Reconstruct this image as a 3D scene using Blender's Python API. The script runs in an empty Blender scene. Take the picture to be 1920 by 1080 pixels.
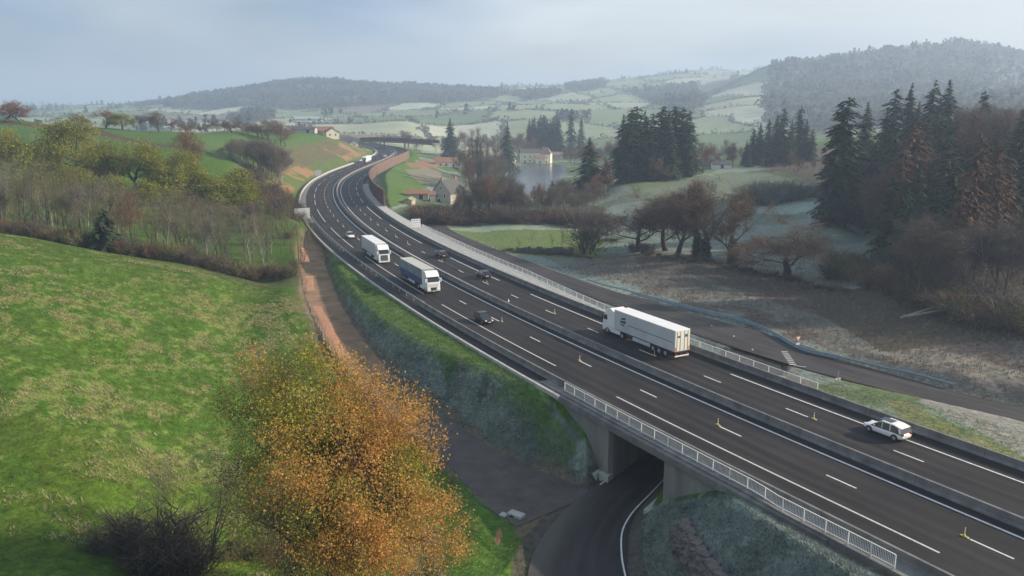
import bpy, math, random
import numpy as np
from math import radians, sin, cos, pi
from mathutils import Matrix, Vector

# ---------------------------------------------------------------- camera, sky, sun, exposure
scene = bpy.context.scene
FOC, CAMH, PITCH = 1480.0, 31.5, 0.2145
cam_data = bpy.data.cameras.new("camera")
cam_data.sensor_width = 36.0
cam_data.lens = FOC / 1920 * 36
cam_data.clip_start = 0.5
cam_data.clip_end = 30000
cam = bpy.data.objects.new("camera", cam_data)
scene.collection.objects.link(cam)
cam.location = (0, 0, CAMH)
cam.rotation_euler = (pi / 2 - PITCH, 0, 0)
scene.camera = cam

SUN_AZ = math.atan2(0.985, 0.07)         # towards the sun, measured from +Y to +X
SUN_EL = radians(23)
world = bpy.data.worlds.new("World")
scene.world = world
world.use_nodes = True
wt = world.node_tree
for n in list(wt.nodes): wt.nodes.remove(n)
w_out = wt.nodes.new("ShaderNodeOutputWorld")
w_bg = wt.nodes.new("ShaderNodeBackground")
w_sky = wt.nodes.new("ShaderNodeTexSky")
w_sky.sky_type = 'NISHITA'
w_sky.sun_disc = False
w_sky.sun_elevation = SUN_EL
w_sky.sun_rotation = SUN_AZ
w_sky.air_density = 1.6
w_sky.dust_density = 2.5
w_sky.ozone_density = 1.5
# thin veil of cloud over the sky, laid out by direction in the sky itself
w_tc = wt.nodes.new("ShaderNodeTexCoord")
w_map = wt.nodes.new("ShaderNodeMapping"); w_map.inputs['Scale'].default_value = (1.0, 1.0, 3.6)
w_map.inputs['Rotation'].default_value = (0.0, 0.10, 0.4)
w_n = wt.nodes.new("ShaderNodeTexNoise"); w_n.inputs['Scale'].default_value = 2.1; w_n.inputs['Detail'].default_value = 6; w_n.inputs['Roughness'].default_value = 0.5; w_n.inputs['Distortion'].default_value = 0.6
w_r = wt.nodes.new("ShaderNodeValToRGB"); w_r.color_ramp.elements[0].position = 0.33; w_r.color_ramp.elements[1].position = 0.72
w_r.color_ramp.elements[0].color = (0.45, 0.45, 0.45, 1); w_r.color_ramp.elements[1].color = (0.93, 0.93, 0.93, 1)
w_n2 = wt.nodes.new("ShaderNodeTexNoise"); w_n2.inputs['Scale'].default_value = 1.3; w_n2.inputs['Detail'].default_value = 4
w_cc = wt.nodes.new("ShaderNodeValToRGB"); w_cc.color_ramp.elements[0].position = 0.42; w_cc.color_ramp.elements[1].position = 0.60
w_cc.color_ramp.elements[0].color = (2.6, 4.0, 6.4, 1); w_cc.color_ramp.elements[1].color = (8.2, 8.6, 9.0, 1)
w_mix = wt.nodes.new("ShaderNodeMixRGB")
L = wt.links.new
L(w_tc.outputs['Generated'], w_map.inputs['Vector']); L(w_map.outputs[0], w_n.inputs['Vector']); L(w_map.outputs[0], w_n2.inputs['Vector'])
L(w_n.outputs['Fac'], w_r.inputs['Fac']); L(w_r.outputs['Color'], w_mix.inputs['Fac'])
L(w_n2.outputs['Fac'], w_cc.inputs['Fac'])
L(w_sky.outputs[0], w_mix.inputs['Color1']); L(w_cc.outputs['Color'], w_mix.inputs['Color2'])
L(w_mix.outputs[0], w_bg.inputs['Color']); L(w_bg.outputs[0], w_out.inputs['Surface'])
w_bg.inputs['Strength'].default_value = 0.068

sun_data = bpy.data.lights.new("sun", 'SUN')
sun_data.energy = 5.0
sun_data.angle = radians(0.6)
sun_data.color = (1.0, 0.86, 0.68)
sun = bpy.data.objects.new("sun", sun_data)
scene.collection.objects.link(sun)
sdir = Vector((sin(SUN_AZ) * cos(SUN_EL), cos(SUN_AZ) * cos(SUN_EL), sin(SUN_EL)))
sun.rotation_euler = sdir.to_track_quat('Z', 'Y').to_euler()
scene.view_settings.view_transform = 'Standard'
scene.view_settings.look = 'None'
scene.view_settings.gamma = 1
scene.view_settings.exposure = 0.70
scene.cycles.volume_bounces = 1
scene.cycles.max_bounces = 6
scene.cycles.diffuse_bounces = 2
scene.cycles.transparent_max_bounces = 12

rng = random.Random(7)
R = np.random.RandomState(11)

# ---------------------------------------------------------------- pixel <-> place helpers (pixels of the 1920x1080 photograph)
CP, SP = cos(PITCH), sin(PITCH)
def ray(px, py):
    X = (px - 960) / FOC; Y = (py - 540) / FOC
    return np.array([X, CP - Y * SP, -SP - Y * CP])
def P(px, py, z=0.0):
    d = ray(px, py); t = (z - CAMH) / d[2]
    return d * t + [0, 0, CAMH]
def PD(px, py, d):
    """point at forward distance d seen at the pixel"""
    r = ray(px, py); t = d / r[1]
    return r * t + [0, 0, CAMH]
def top_z(x, y, py):
    """height at which a vertical through x,y is seen at row py"""
    Y = (py - 540) / FOC
    return CAMH + y * (-SP - Y * CP) / (CP - Y * SP)

# ---------------------------------------------------------------- noise in numpy
def _hash(ix, iy, seed):
    h = (ix * 374761393 + iy * 668265263 + seed * 1442695041) & 0x7fffffff
    h = ((h ^ (h >> 13)) * 1274126177) & 0x7fffffff
    return ((h ^ (h >> 16)) & 0xffff) / 65535.0
def vnoise(x, y, seed=0):
    ix = np.floor(x).astype(np.int64); iy = np.floor(y).astype(np.int64)
    fx = x - ix; fy = y - iy
    fx = fx * fx * (3 - 2 * fx); fy = fy * fy * (3 - 2 * fy)
    a = _hash(ix, iy, seed); b = _hash(ix + 1, iy, seed); c = _hash(ix, iy + 1, seed); d = _hash(ix + 1, iy + 1, seed)
    return (a * (1 - fx) + b * fx) * (1 - fy) + (c * (1 - fx) + d * fx) * fy
def fbm(x, y, seed=0, o=4):
    s = 0; a = 1; t = 0
    for k in range(o):
        s = s + a * vnoise(x * 2 ** k, y * 2 ** k, seed + k * 17); t += a; a *= 0.5
    return s / t - 0.5

# ---------------------------------------------------------------- centre line of the motorway (the near carriageway's lane line)
CL = [[34.97,54.54],[24.91,71.28],[15.15,88.19],[5.72,105.29],[-3.33,122.59],[-12.0,140.09],[-20.29,157.77],[-28.23,175.61],[-35.78,193.62],[-42.92,211.79],[-49.64,230.13],[-55.92,248.62],[-61.76,267.25],[-67.19,286.0],[-72.22,304.87],[-76.84,323.84],[-81.03,342.92],[-84.71,362.09],[-87.79,381.38],[-90.17,400.75],[-91.83,420.21],[-92.76,439.71],[-93.03,459.24],[-92.77,478.76],[-92.17,498.28],[-91.5,517.8],[-91.02,537.32],[-91.0,556.84],[-91.67,576.36],[-93.21,595.82],[-95.71,615.19],[-99.21,634.4]]
CL = np.array(CL)
t0 = (CL[0] - CL[1]) / np.hypot(*(CL[0] - CL[1]))
CL = np.vstack([[CL[0] + t0 * 16 * k for k in range(5, 0, -1)], CL])
_e = [CL[-1]]; _h = math.atan2(*(CL[-1] - CL[-2])[::-1])
for k in range(14):
    _h += 0.055; _e.append(_e[-1] + 19.5 * np.array([cos(_h), sin(_h)]))
CL = np.vstack([CL, _e[1:]])
# dense resample with a smoothed tangent
_s = np.r_[0, np.cumsum(np.hypot(*np.diff(CL, axis=0).T))]
S_TOT = _s[-1]
def _cr(t):
    i = np.clip(np.searchsorted(_s, t) - 1, 1, len(_s) - 3); u = ((t - _s[i]) / (_s[i + 1] - _s[i]))[:, None]
    p0, p1, p2, p3 = CL[i - 1], CL[i], CL[i + 1], CL[i + 2]
    return 0.5 * (2 * p1 + (p2 - p0) * u + (2 * p0 - 5 * p1 + 4 * p2 - p3) * u * u + (3 * p1 - p0 - 3 * p2 + p3) * u ** 3)
SS = np.arange(2.0, S_TOT - 22, 1.0)
CC = _cr(SS)
CT = np.gradient(CC, axis=0); CT /= np.hypot(*CT.T)[:, None]
for _ in range(30): CT[1:-1] = (CT[:-2] + CT[1:-1] * 2 + CT[2:]) / 4
CT /= np.hypot(*CT.T)[:, None]
CN = np.stack([CT[:, 1], -CT[:, 0]], 1)          # to the right when looking away: towards the far carriageway
ROADZ = np.interp(CC[:, 1], [0, 330, 420, 480, 560, 640, 900], [0, 0, .5, 1.5, 3.4, 4.6, 6.0])
def fr(s, c=0.0, z=0.0):
    """place on the motorway: s along (away from the camera), c across (+ = far carriageway), z above the asphalt"""
    s = np.asarray(s, float)
    x = np.interp(s, SS, CC[:, 0]) + np.interp(s, SS, CN[:, 0]) * c
    y = np.interp(s, SS, CC[:, 1]) + np.interp(s, SS, CN[:, 1]) * c
    zz = np.interp(s, SS, ROADZ) + z
    return np.stack([x, y, zz + 0 * x], -1)
def heading(s):
    return math.atan2(float(np.interp(s, SS, CT[:, 1])), float(np.interp(s, SS, CT[:, 0])))
def sc_of(x, y):
    """nearest s, c for arrays (coarse, then refined)"""
    x = np.atleast_1d(x).astype(float); y = np.atleast_1d(y).astype(float)
    best = np.full(x.shape, 1e18); bi = np.zeros(x.shape, int)
    idx = np.arange(0, len(SS), 8)
    for i in idx:
        d = (x - CC[i, 0]) ** 2 + (y - CC[i, 1]) ** 2
        m = d < best; best[m] = d[m]; bi[m] = i
    s = SS[bi]
    for _ in range(3):
        cx = np.interp(s, SS, CC[:, 0]); cy = np.interp(s, SS, CC[:, 1]); tx = np.interp(s, SS, CT[:, 0]); ty = np.interp(s, SS, CT[:, 1])
        s = np.clip(s + (x - cx) * tx + (y - cy) * ty, SS[0], SS[-1])
    cx = np.interp(s, SS, CC[:, 0]); cy = np.interp(s, SS, CC[:, 1]); nx = np.interp(s, SS, CN[:, 0]); ny = np.interp(s, SS, CN[:, 1])
    c = (x - cx) * nx + (y - cy) * ny
    d = np.hypot(x - cx, y - cy)
    return s, c, np.where(c < 0, -1, 1) * d
def s_at(px, py, z=0.0):
    p = P(px, py, z); s, c, _ = sc_of(p[0], p[1]); return float(s[0]), float(c[0])

# ---------------------------------------------------------------- other ways: polylines with width and level
def poly(pts, n=6):
    """smooth a list of (x, y, z[, w]) by Catmull-Rom"""
    p = np.array(pts, float); q = np.vstack([2 * p[0] - p[1], p, 2 * p[-1] - p[-2]]); out = []
    for i in range(len(p) - 1):
        for k in range(n):
            u = k / n; a, b, c, d = q[i:i + 4]
            out.append(0.5 * (2 * b + (c - a) * u + (2 * a - 5 * b + 4 * c - d) * u * u + (3 * b - a - 3 * c + d) * u ** 3))
    out.append(p[-1]); return np.array(out)
def dist_poly(x, y, pl):
    """distance to polyline, interpolated attributes of the nearest point, signed side"""
    best = np.full(x.shape, 1e9); at = np.zeros(x.shape + (pl.shape[1] - 2,)); sd = np.zeros(x.shape)
    for a, b in zip(pl[:-1], pl[1:]):
        dx, dy = b[0] - a[0], b[1] - a[1]; l2 = dx * dx + dy * dy + 1e-9
        t = np.clip(((x - a[0]) * dx + (y - a[1]) * dy) / l2, 0, 1)
        d = np.hypot(x - a[0] - dx * t, y - a[1] - dy * t); m = d < best
        best[m] = d[m]; at[m] = a[2:] + (b[2:] - a[2:]) * t[m][:, None]
        sd[m] = np.sign(dx * (y[m] - a[1]) - dy * (x[m] - a[0]))
    return best, at, sd

UNDER = poly([(5.2, 44, -7.6, 4.6), (5.6, 55, -7.3, 4.5), (5.9, 63, -7.1, 4.3), (8.1, 70.3, -7.0, 3.5), (11.7, 76.8, -6.9, 2.75), (15.4, 82, -6.8, 2.7), (20.5, 89, -6.6, 2.8), (27, 98.5, -6.2, 3.0), (33.5, 109, -5.6, 4.0), (38, 118, -5.2, 4.5)])
_sv = [(fr(s, c)[0], fr(s, c)[1], z, w) for s, c, z, w in [(52, 52, -5.3, 3.0), (75, 48.5, -5.2, 2.9), (95, 45, -5.0, 2.9), (108, 42.2, -4.9, 3.3), (122, 40.2, -4.9, 4.2), (137, 39.8, -4.9, 5.4), (155, 38.6, -4.8, 5.0), (180, 36.5, -4.6, 3.8), (212, 35, -4.4, 3.4), (250, 33.5, -4.2, 3.2), (285, 32.0, -4.0, 3.0), (312, 36, -4.2, 2.8), (335, 44, -4.6, 2.5), (352, 60, -5.0, 2.3), (358, 80, -5.6, 2.2)]]
SERVICE = poly(_sv)
_tr = [P(px, py, z) for px, py, z in [(590, 438, -1.0), (586, 480, -2.0), (594, 530, -2.6), (618, 590, -3.1), (655, 650, -3.7), (708, 715, -4.4), (785, 778, -5.5), (880, 850, -6.4), (968, 910, -6.9), (1045, 955, -7.0)]]
_tw = [1.8, 2.8, 2.9, 3.0, 2.9, 2.8, 2.9, 3.2, 4.8, 5.2]
TRACK = poly([(p[0], p[1], p[2], w) for p, w in zip(_tr, _tw)])
ZL = -9.5                                                # water level of the pond
LAKE = np.array([P(px, py, ZL)[:2] for px, py in [(955, 322), (968, 313), (1000, 309), (1040, 307), (1062, 312), (1058, 330), (1040, 346), (1015, 362), (975, 372), (950, 362), (944, 340)]])
def in_poly(x, y, pg):
    c = np.zeros(x.shape, bool); n = len(pg)
    for i in range(n):
        x1, y1 = pg[i]; x2, y2 = pg[(i + 1) % n]
        m = ((y1 > y) != (y2 > y)) & (x < (x2 - x1) * (y - y1) / (y2 - y1 + 1e-12) + x1)
        c ^= m
    return c
def edge_dist(x, y, pg):
    q = np.hstack([np.vstack([pg, pg[:1]]), np.zeros((len(pg) + 1, 1))]); d, _, _ = dist_poly(x, y, q)
    return np.where(in_poly(x, y, pg), -d, d)

# ---------------------------------------------------------------- lie of the land
_cp = []
def g(px, py, d): p = PD(px, py, d); _cp.append((p[0], p[1], p[2]))
def gz(px, d, z): _cp.append(((px - 960) / FOC * (d * CP - (z - CAMH) * SP), d, z))
for a in [(0,465,128),(135,487,132),(270,512,137),(400,532,143),(540,558,143),(575,600,131.5),(630,665,116),(450,620,124),(0,700,78),(0,1080,44),(200,700,88),(200,850,66),(-300,500,110),(-300,900,60),
          (300,1080,50),(600,1080,57),(450,800,84),(250,600,110),(900,960,72),(800,1080,60),(700,720,105),(940,1060,62),
          (0,425,172),(135,450,173),(270,474,176),(400,500,174),(500,528,169),(545,484,186),(560,450,205),
          (300,400,230),(450,430,212),(100,345,262),(0,345,262),(-200,360,250),(430,390,245),(520,400,235),
          (430,325,300),(300,318,300),(200,285,330),(0,285,330),(-300,280,330),(200,243,380),(60,231,388),(320,246,405),(0,226,385),(-200,222,390),(440,249,450),(500,256,470),(600,253,560),(560,285,430),(480,290,400),(535,330,320),(400,280,350),
          (770,310,500),(735,352,335),(760,372,310),(840,380,335),(870,345,420),(860,302,610),(800,330,450),(780,300,560),
          (900,428,258),(1100,428,260),(1000,468,222),(1150,478,214),(1000,440,245),(860,415,272),(930,395,290),(1060,400,290),
          (1260,472,210),(1375,492,197),(1480,520,182),(1150,525,176),(1450,600,140),(1300,540,166),(1600,645,124),(1700,640,122),
          (1300,430,258),(1600,500,190),(1600,430,235),(1500,360,300),(1420,362,310),(1370,318,372),(1290,328,350),(1180,345,330),(1160,400,285),(1440,420,258),(1530,400,258),
          (1700,535,156),(1850,590,131),(1920,620,122),(2200,640,112),(1700,420,225),(1580,420,232),(2100,900,70)]: g(*a)
for a in [(1800,170,1.5),(1920,165,3),(1800,220,7),(1950,220,9),(1900,280,11),(2200,200,10),(1700,300,9),(1620,360,10),(1480,430,10),(1520,520,11),(1800,400,14),(2100,400,17),(1300,430,2),(1250,520,-6),(1360,560,-5),(1420,700,2),
          (860,520,-6.5),(900,480,-8.6),(960,430,-8.5),(1000,380,-7.5),(1080,430,-8.5),(1120,520,-9),(1000,730,-8.6),(930,700,-8),(1080,720,-8.7),(880,650,-5),(1150,650,-8.5),(1000,850,-7),(1200,800,-6),
          (0,470,22),(-200,480,25),(100,470,20),(200,480,17),(320,490,15),(0,700,12),(200,700,12),(330,700,14),(0,1000,10),(250,1000,14),(420,700,18),(550,720,17),(650,800,12),(700,700,5),(660,660,7),(760,750,3),(800,900,2),(650,1000,12),(100,1300,22),(400,1200,22),(-400,800,22),(-400,1300,20),(850,1100,6),(1000,1050,2),
          (1350,950,8),(1500,1000,20),(1700,1000,34),(1950,1000,50),(2300,900,50)]: gz(*a)
for a in [(400,215,1750),(550,212,1700),(700,205,1750),(850,200,1700),(620,235,1100),(760,232,1100),(900,222,1300),(250,206,1800),
          (340,187,2500),(450,169,2600),(520,155,2650),(580,145,2700),(640,150,2750),(700,158,2700),(780,161,2650),(860,169,2600),(200,200,2600),
          (1000,196,1700),(1150,215,1300),(1000,235,1150),(1200,190,1800),(1320,178,1900),(1120,172,2200),(1230,160,2350),(1400,186,1300),(1440,205,1150),
          (960,162,3300),(1060,160,3100),(1150,150,2700),(1280,142,2600),(1360,128,3600),(1420,134,3600),
          (1455,122,1900),(1560,108,1950),(1620,98,2000),(1700,88,2050),(1780,82,2050),(1860,94,2050),(1950,112,2050),(2300,120,1900),(1550,180,1400),(1700,170,1400),(1900,170,1400),(1480,170,1550)]: g(*a)
for a in [(0,2500,30),(100,2600,50),(-300,2500,30),(340,4500,40),(580,4500,60),(800,4500,70),(1100,5000,120),(1400,5500,150),(1780,3500,120),(2200,3500,100),(-300,5000,120),(0,5200,110),(200,5200,90),(0,9000,80),(600,9000,90),(1200,9000,120),(1900,9000,120),(100,3800,70),(1780,2600,150),(1500,2600,110)]: gz(*a)
_cp = np.array(_cp)
def _uv(x, y):
    y = np.maximum(y, 5.0)
    return np.arctan2(x, y) * 3.2, np.log(np.hypot(x, y))
_cu, _cv = _uv(_cp[:, 0], _cp[:, 1])
_EPS = 0.004
_D = np.sqrt((_cu[:, None] - _cu) ** 2 + (_cv[:, None] - _cv) ** 2 + _EPS)
_wr = np.hypot(_cp[:, 0], _cp[:, 1])
_zz = (_cp[:, 2] - CAMH) / _wr                      # interpolate the slope from the camera's level: keeps skylines where they are seen
_W = np.linalg.solve(_D + np.eye(len(_cp)) * 2e-4, _zz - _zz.mean())
def base_h(x, y):
    u, v = _uv(x, y); out = np.zeros(x.shape)
    for i in range(len(_cp)): out += _W[i] * np.sqrt((u - _cu[i]) ** 2 + (v - _cv[i]) ** 2 + _EPS)
    r = np.maximum(np.hypot(x, y), 20.0)
    return CAMH + (out + _zz.mean()) * r
def height(x, y, full=False):
    x = np.atleast_1d(np.asarray(x, float)); y = np.atleast_1d(np.asarray(y, float))
    z = base_h(x, y)
    r = np.hypot(x, y)
    z = z + fbm(x / 34, y / 34, 3, 3) * np.clip(r / 160, 0.25, 1.0) * 1.1
    z = z + fbm(x / 260, y / 260, 5, 4) * np.clip((r - 700) / 1500, 0, 1) * 26
    s, c, d = sc_of(x, y)
    rz = np.interp(s, SS, ROADZ)
    # platform: near side edge, far side edge
    near_w = np.interp(s, [0, 125, 300, 330, 700], [9.3, 9.6, 9.4, 10.2, 9.6]); far_w = np.interp(s, [0, 130, 152, 186, 240, 320, 330, 700], [17.6, 17.6, 18.6, 21, 21.6, 20.4, 20.3, 20.0])
    o = np.where(c < 0, np.abs(d) - near_w, np.abs(d) - far_w)
    lo = rz - 0.35 - np.maximum(o, 0) * np.where(c < 0, 0.60, 0.5)
    # crest shelf of rough grass on the near embankment
    shelf = np.interp(s, [118, 124, 132, 142, 152, 170, 185, 205, 225, 245], [0, .8, 1.4, 3.4, 5.0, 5.6, 4.9, 3.6, 1.2, 0]) * (c < 0)
    lo = np.where(c < 0, rz - 0.35 - 0.03 * np.clip(o, 0, shelf) - np.maximum(o - shelf, 0) * 0.80, lo)
    hi = rz - 0.35 + np.maximum(o - 0.6, 0) * 0.52
    fade = np.clip((s - 15) / 20, 0, 1) * np.clip((SS[-1] - 8 - s) / 40, 0, 1)
    zc = np.clip(z, lo, np.maximum(hi, lo)); z = z + (zc - z) * fade
    inside = o < 0
    # paths cut in or banked up
    for pl, sl, ext in ((SERVICE, 0.45, 0.5), (TRACK, 1.05, 0.2), (UNDER, 0.62, 0.3)):
        m = (x > pl[:, 0].min() - 40) & (x < pl[:, 0].max() + 40) & (y > pl[:, 1].min() - 40) & (y < pl[:, 1].max() + 40)
        if not m.any(): continue
        dd, at, sd = dist_poly(x[m], y[m], pl)
        oo = np.maximum(dd - at[:, 1] - ext, 0)
        if pl is UNDER: sl = np.where(sd > 0, np.where(y[m] > 72, 1.30, .5), 0.80)
        zz_ = z[m]; up = at[:, 0] - 0.10 + oo * sl; dn = at[:, 0] - 0.10 - oo * sl
        if pl is UNDER:
            dn = np.full_like(dn, -1e9)
            dn[oo <= 0] = at[oo <= 0, 0] - 0.10
        z[m] = np.clip(zz_, dn, up)
    e = edge_dist(x, y, LAKE)
    k = np.clip((30 - e) / 30, 0, 1); z = np.where(e < 30, z * (1 - k) + (ZL + np.clip(e, -4, 30) * 0.06) * k, z)
    return z
def hz(x, y): return float(height(np.array([x]), np.array([y]))[0])
def G(px, py, dmin=35, dmax=6000):
    """where the sight line through a pixel meets the land"""
    d = ray(px, py); t = dmin * (dmax / dmin) ** np.linspace(0, 1, 420) / d[1]
    for _ in range(2):
        pt = d[None] * t[:, None] + [0, 0, CAMH]
        h = height(pt[:, 0], pt[:, 1]) - pt[:, 2]
        i = int(np.argmax(h > 0)) if (h > 0).any() else len(t) - 1
        t = np.linspace(t[max(i - 1, 0)], t[i], 40)
    p = d * t[len(t) // 2] + [0, 0, CAMH]
    return np.array([p[0], p[1], hz(p[0], p[1])])
# ---------------------------------------------------------------- mesh and material helpers
def link(o): scene.collection.objects.link(o); return o
def tag(o, label=None, cat=None, group=None, kind=None):
    if label: o["label"] = label
    if cat: o["category"] = cat
    if group: o["group"] = group
    if kind: o["kind"] = kind
    return o
def thing(name, label, cat, loc=(0, 0, 0), rz=0.0, group=None):
    o = bpy.data.objects.new(name, None); link(o); o.empty_display_size = 0.5
    o.location = loc; o.rotation_euler = (0, 0, rz)
    return tag(o, label, cat, group)
def mesh_np(name, V, F, mats, parent=None, fm=None, smooth=False, loc=None):
    """V (n,3), F list of int arrays each (k, 3|4) or a plain list of tuples"""
    me = bpy.data.meshes.new(name)
    V = np.asarray(V, np.float32)
    if isinstance(F, np.ndarray): F = [F]
    if len(F) and isinstance(F[0], np.ndarray):
        sizes = np.concatenate([np.full(len(f), f.shape[1]) for f in F]); loops = np.concatenate([f.ravel() for f in F])
    else:
        sizes = np.array([len(f) for f in F]); loops = np.array([i for f in F for i in f])
    me.vertices.add(len(V)); me.vertices.foreach_set("co", V.ravel())
    me.loops.add(len(loops)); me.loops.foreach_set("vertex_index", loops.astype(np.int32))
    me.polygons.add(len(sizes)); st = np.r_[0, np.cumsum(sizes)[:-1]]
    me.polygons.foreach_set("loop_start", st.astype(np.int32)); me.polygons.foreach_set("loop_total", sizes.astype(np.int32))
    for m in (mats if isinstance(mats, (list, tuple)) else [mats]): me.materials.append(m)
    if fm is not None: me.polygons.foreach_set("material_index", np.asarray(fm, np.int32))
    me.polygons.foreach_set("use_smooth", np.full(len(sizes), smooth))
    me.update(calc_edges=True); me.validate()
    o = bpy.data.objects.new(name, me); link(o)
    if parent: o.parent = parent
    if loc is not None: o.location = loc
    return o
class MB:
    def __init__(s): s.v = []; s.f = []; s.m = []
    def add(s, V, F, mi=0):
        b = len(s.v); s.v += [tuple(p) for p in V]; s.f += [tuple(b + i for i in f) for f in F]; s.m += [mi] * len(F); return s
    def box(s, x0, y0, z0, x1, y1, z1, mi=0, tx=0.0, ty=0.0):
        """tx, ty: how much the top is drawn in"""
        V = [(x0, y0, z0), (x1, y0, z0), (x1, y1, z0), (x0, y1, z0), (x0 + tx, y0 + ty, z1), (x1 - tx, y0 + ty, z1), (x1 - tx, y1 - ty, z1), (x0 + tx, y1 - ty, z1)]
        return s.add(V, [(0, 3, 2, 1), (4, 5, 6, 7), (0, 1, 5, 4), (1, 2, 6, 5), (2, 3, 7, 6), (3, 0, 4, 7)], mi)
    def tube(s, a, b, r0, r1=None, n=6, mi=0, cap=True):
        r1 = r0 if r1 is None else r1; a = np.array(a, float); b = np.array(b, float); d = b - a; d /= (np.linalg.norm(d) + 1e-9)
        u = np.cross(d, [0, 0, 1.0]);
        if np.linalg.norm(u) < 1e-3: u = np.array([1.0, 0, 0])
        u /= np.linalg.norm(u); w = np.cross(d, u); V = []
        for k in range(n):
            t = 2 * pi * k / n; V.append(a + (u * cos(t) + w * sin(t)) * r0)
        for k in range(n):
            t = 2 * pi * k / n; V.append(b + (u * cos(t) + w * sin(t)) * r1)
        F = [(k, (k + 1) % n, n + (k + 1) % n, n + k) for k in range(n)]
        if cap: F += [tuple(range(n - 1, -1, -1)), tuple(range(n, 2 * n))]
        return s.add(V, F, mi)
    def prism(s, pts, axis, a, b, mi=0):
        """polygon pts in the two other axes, extruded along axis from a to b"""
        def mk(p, t):
            return {'x': (t, p[0], p[1]), 'y': (p[0], t, p[1]), 'z': (p[0], p[1], t)}[axis]
        n = len(pts); V = [mk(p, a) for p in pts] + [mk(p, b) for p in pts]
        F = [tuple(range(n - 1, -1, -1)), tuple(range(n, 2 * n))] + [(k, (k + 1) % n, n + (k + 1) % n, n + k) for k in range(n)]
        return s.add(V, F, mi)
    def quad(s, a, b, c, d, mi=0): return s.add([a, b, c, d], [(0, 1, 2, 3)], mi)
    def build(s, name, mats, parent=None, bevel=0.0, smooth=False, loc=None):
        o = mesh_np(name, s.v, s.f, mats, parent, s.m, smooth, loc)
        if bevel:
            md = o.modifiers.new("bevel", 'BEVEL'); md.width = bevel; md.segments = 2; md.limit_method = 'ANGLE'; md.angle_limit = radians(35)
        return o
def mat(name, col, var=0.25, scale=1.0, rough=0.8, bump=0.0, bscale=None, metal=0.0, spec=0.5, col2=None, stretch=(1, 1, 1), attr=None, detail=5, coord='Object', trans=0.0):
    m = bpy.data.materials.new(name); m.use_nodes = True; nt = m.node_tree; b = nt.nodes["Principled BSDF"]
    b.inputs['Roughness'].default_value = rough; b.inputs['Metallic'].default_value = metal; b.inputs['Specular IOR Level'].default_value = spec
    tc = nt.nodes.new("ShaderNodeTexCoord"); mp = nt.nodes.new("ShaderNodeMapping"); mp.inputs['Scale'].default_value = stretch
    nt.links.new(tc.outputs[coord], mp.inputs['Vector'])
    nz = nt.nodes.new("ShaderNodeTexNoise"); nz.inputs['Scale'].default_value = scale; nz.inputs['Detail'].default_value = detail; nz.inputs['Roughness'].default_value = 0.62
    nt.links.new(mp.outputs[0], nz.inputs['Vector'])
    rp = nt.nodes.new("ShaderNodeValToRGB"); rp.color_ramp.elements[0].position = 0.30; rp.color_ramp.elements[1].position = 0.70
    c = np.array(col[:3]); lo = c * (1 - var); hi = np.array(col2[:3]) if col2 else np.minimum(c * (1 + var), 0.95)
    rp.color_ramp.elements[0].color = (*lo, 1); rp.color_ramp.elements[1].color = (*hi, 1)
    nt.links.new(nz.outputs['Fac'], rp.inputs['Fac'])
    out = rp.outputs['Color']
    if attr:
        at = nt.nodes.new("ShaderNodeAttribute"); at.attribute_name = attr; mx = nt.nodes.new("ShaderNodeMixRGB"); mx.blend_type = 'MULTIPLY'; mx.inputs[0].default_value = 1
        nt.links.new(out, mx.inputs[1]); nt.links.new(at.outputs['Color'], mx.inputs[2]); out = mx.outputs[0]
    nt.links.new(out, b.inputs['Base Color'])
    if bump:
        bn = nt.nodes.new("ShaderNodeTexNoise"); bn.inputs['Scale'].default_value = bscale or scale * 3; bn.inputs['Detail'].default_value = 4
        nt.links.new(mp.outputs[0], bn.inputs['Vector']); bp = nt.nodes.new("ShaderNodeBump"); bp.inputs['Strength'].default_value = 1.0; bp.inputs['Distance'].default_value = bump
        nt.links.new(bn.outputs['Fac'], bp.inputs['Height']); nt.links.new(bp.outputs[0], b.inputs['Normal'])
    if trans: b.inputs['Transmission Weight'].default_value = trans
    return m
def plain(name, col, rough=0.5, metal=0.0, spec=0.5, var=0.08, scale=3.0, **k): return mat(name, col, var=var, scale=scale, rough=rough, metal=metal, spec=spec, **k)

M = {}
M['concrete'] = mat('concrete', (0.160, 0.158, 0.152), 0.36, 0.7, 0.85, 0.01, 8)
M['pale_concrete'] = mat('pale_concrete', (0.40, 0.39, 0.37), 0.16, 0.8, 0.85, 0.01, 8)
M['dark_concrete'] = mat('weathered_concrete', (0.20, 0.195, 0.18), 0.25, 0.5, 0.9, 0.01, 5, stretch=(1, 1, 0.25))
M['galv'] = mat('galvanised_steel', (0.50, 0.53, 0.55), 0.12, 3, 0.42, metal=0.55)
M['rail_white'] = mat('pale_painted_steel', (0.74, 0.74, 0.70), 0.08, 2, 0.45)
M['bluerail'] = mat('blue_grey_steel', (0.22, 0.31, 0.38), 0.12, 2, 0.5, metal=0.3)
M['line'] = mat('road_paint', (0.64, 0.63, 0.60), 0.22, 2.5, 0.6)
M['worn_line'] = mat('worn_road_paint', (0.52, 0.50, 0.47), 0.25, 4, 0.7)
M['wood'] = mat('weathered_wood', (0.20, 0.15, 0.11), 0.3, 2, 0.9)
M['corten'] = mat('red_brown_wood_panel', (0.13, 0.062, 0.048), 0.18, 0.6, 0.85, stretch=(1, 1, 0.3))
M['corten_out'] = mat('pale_brown_panel', (0.17, 0.11, 0.088), 0.14, 0.7, 0.85, stretch=(1, 1, 0.3))

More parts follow.
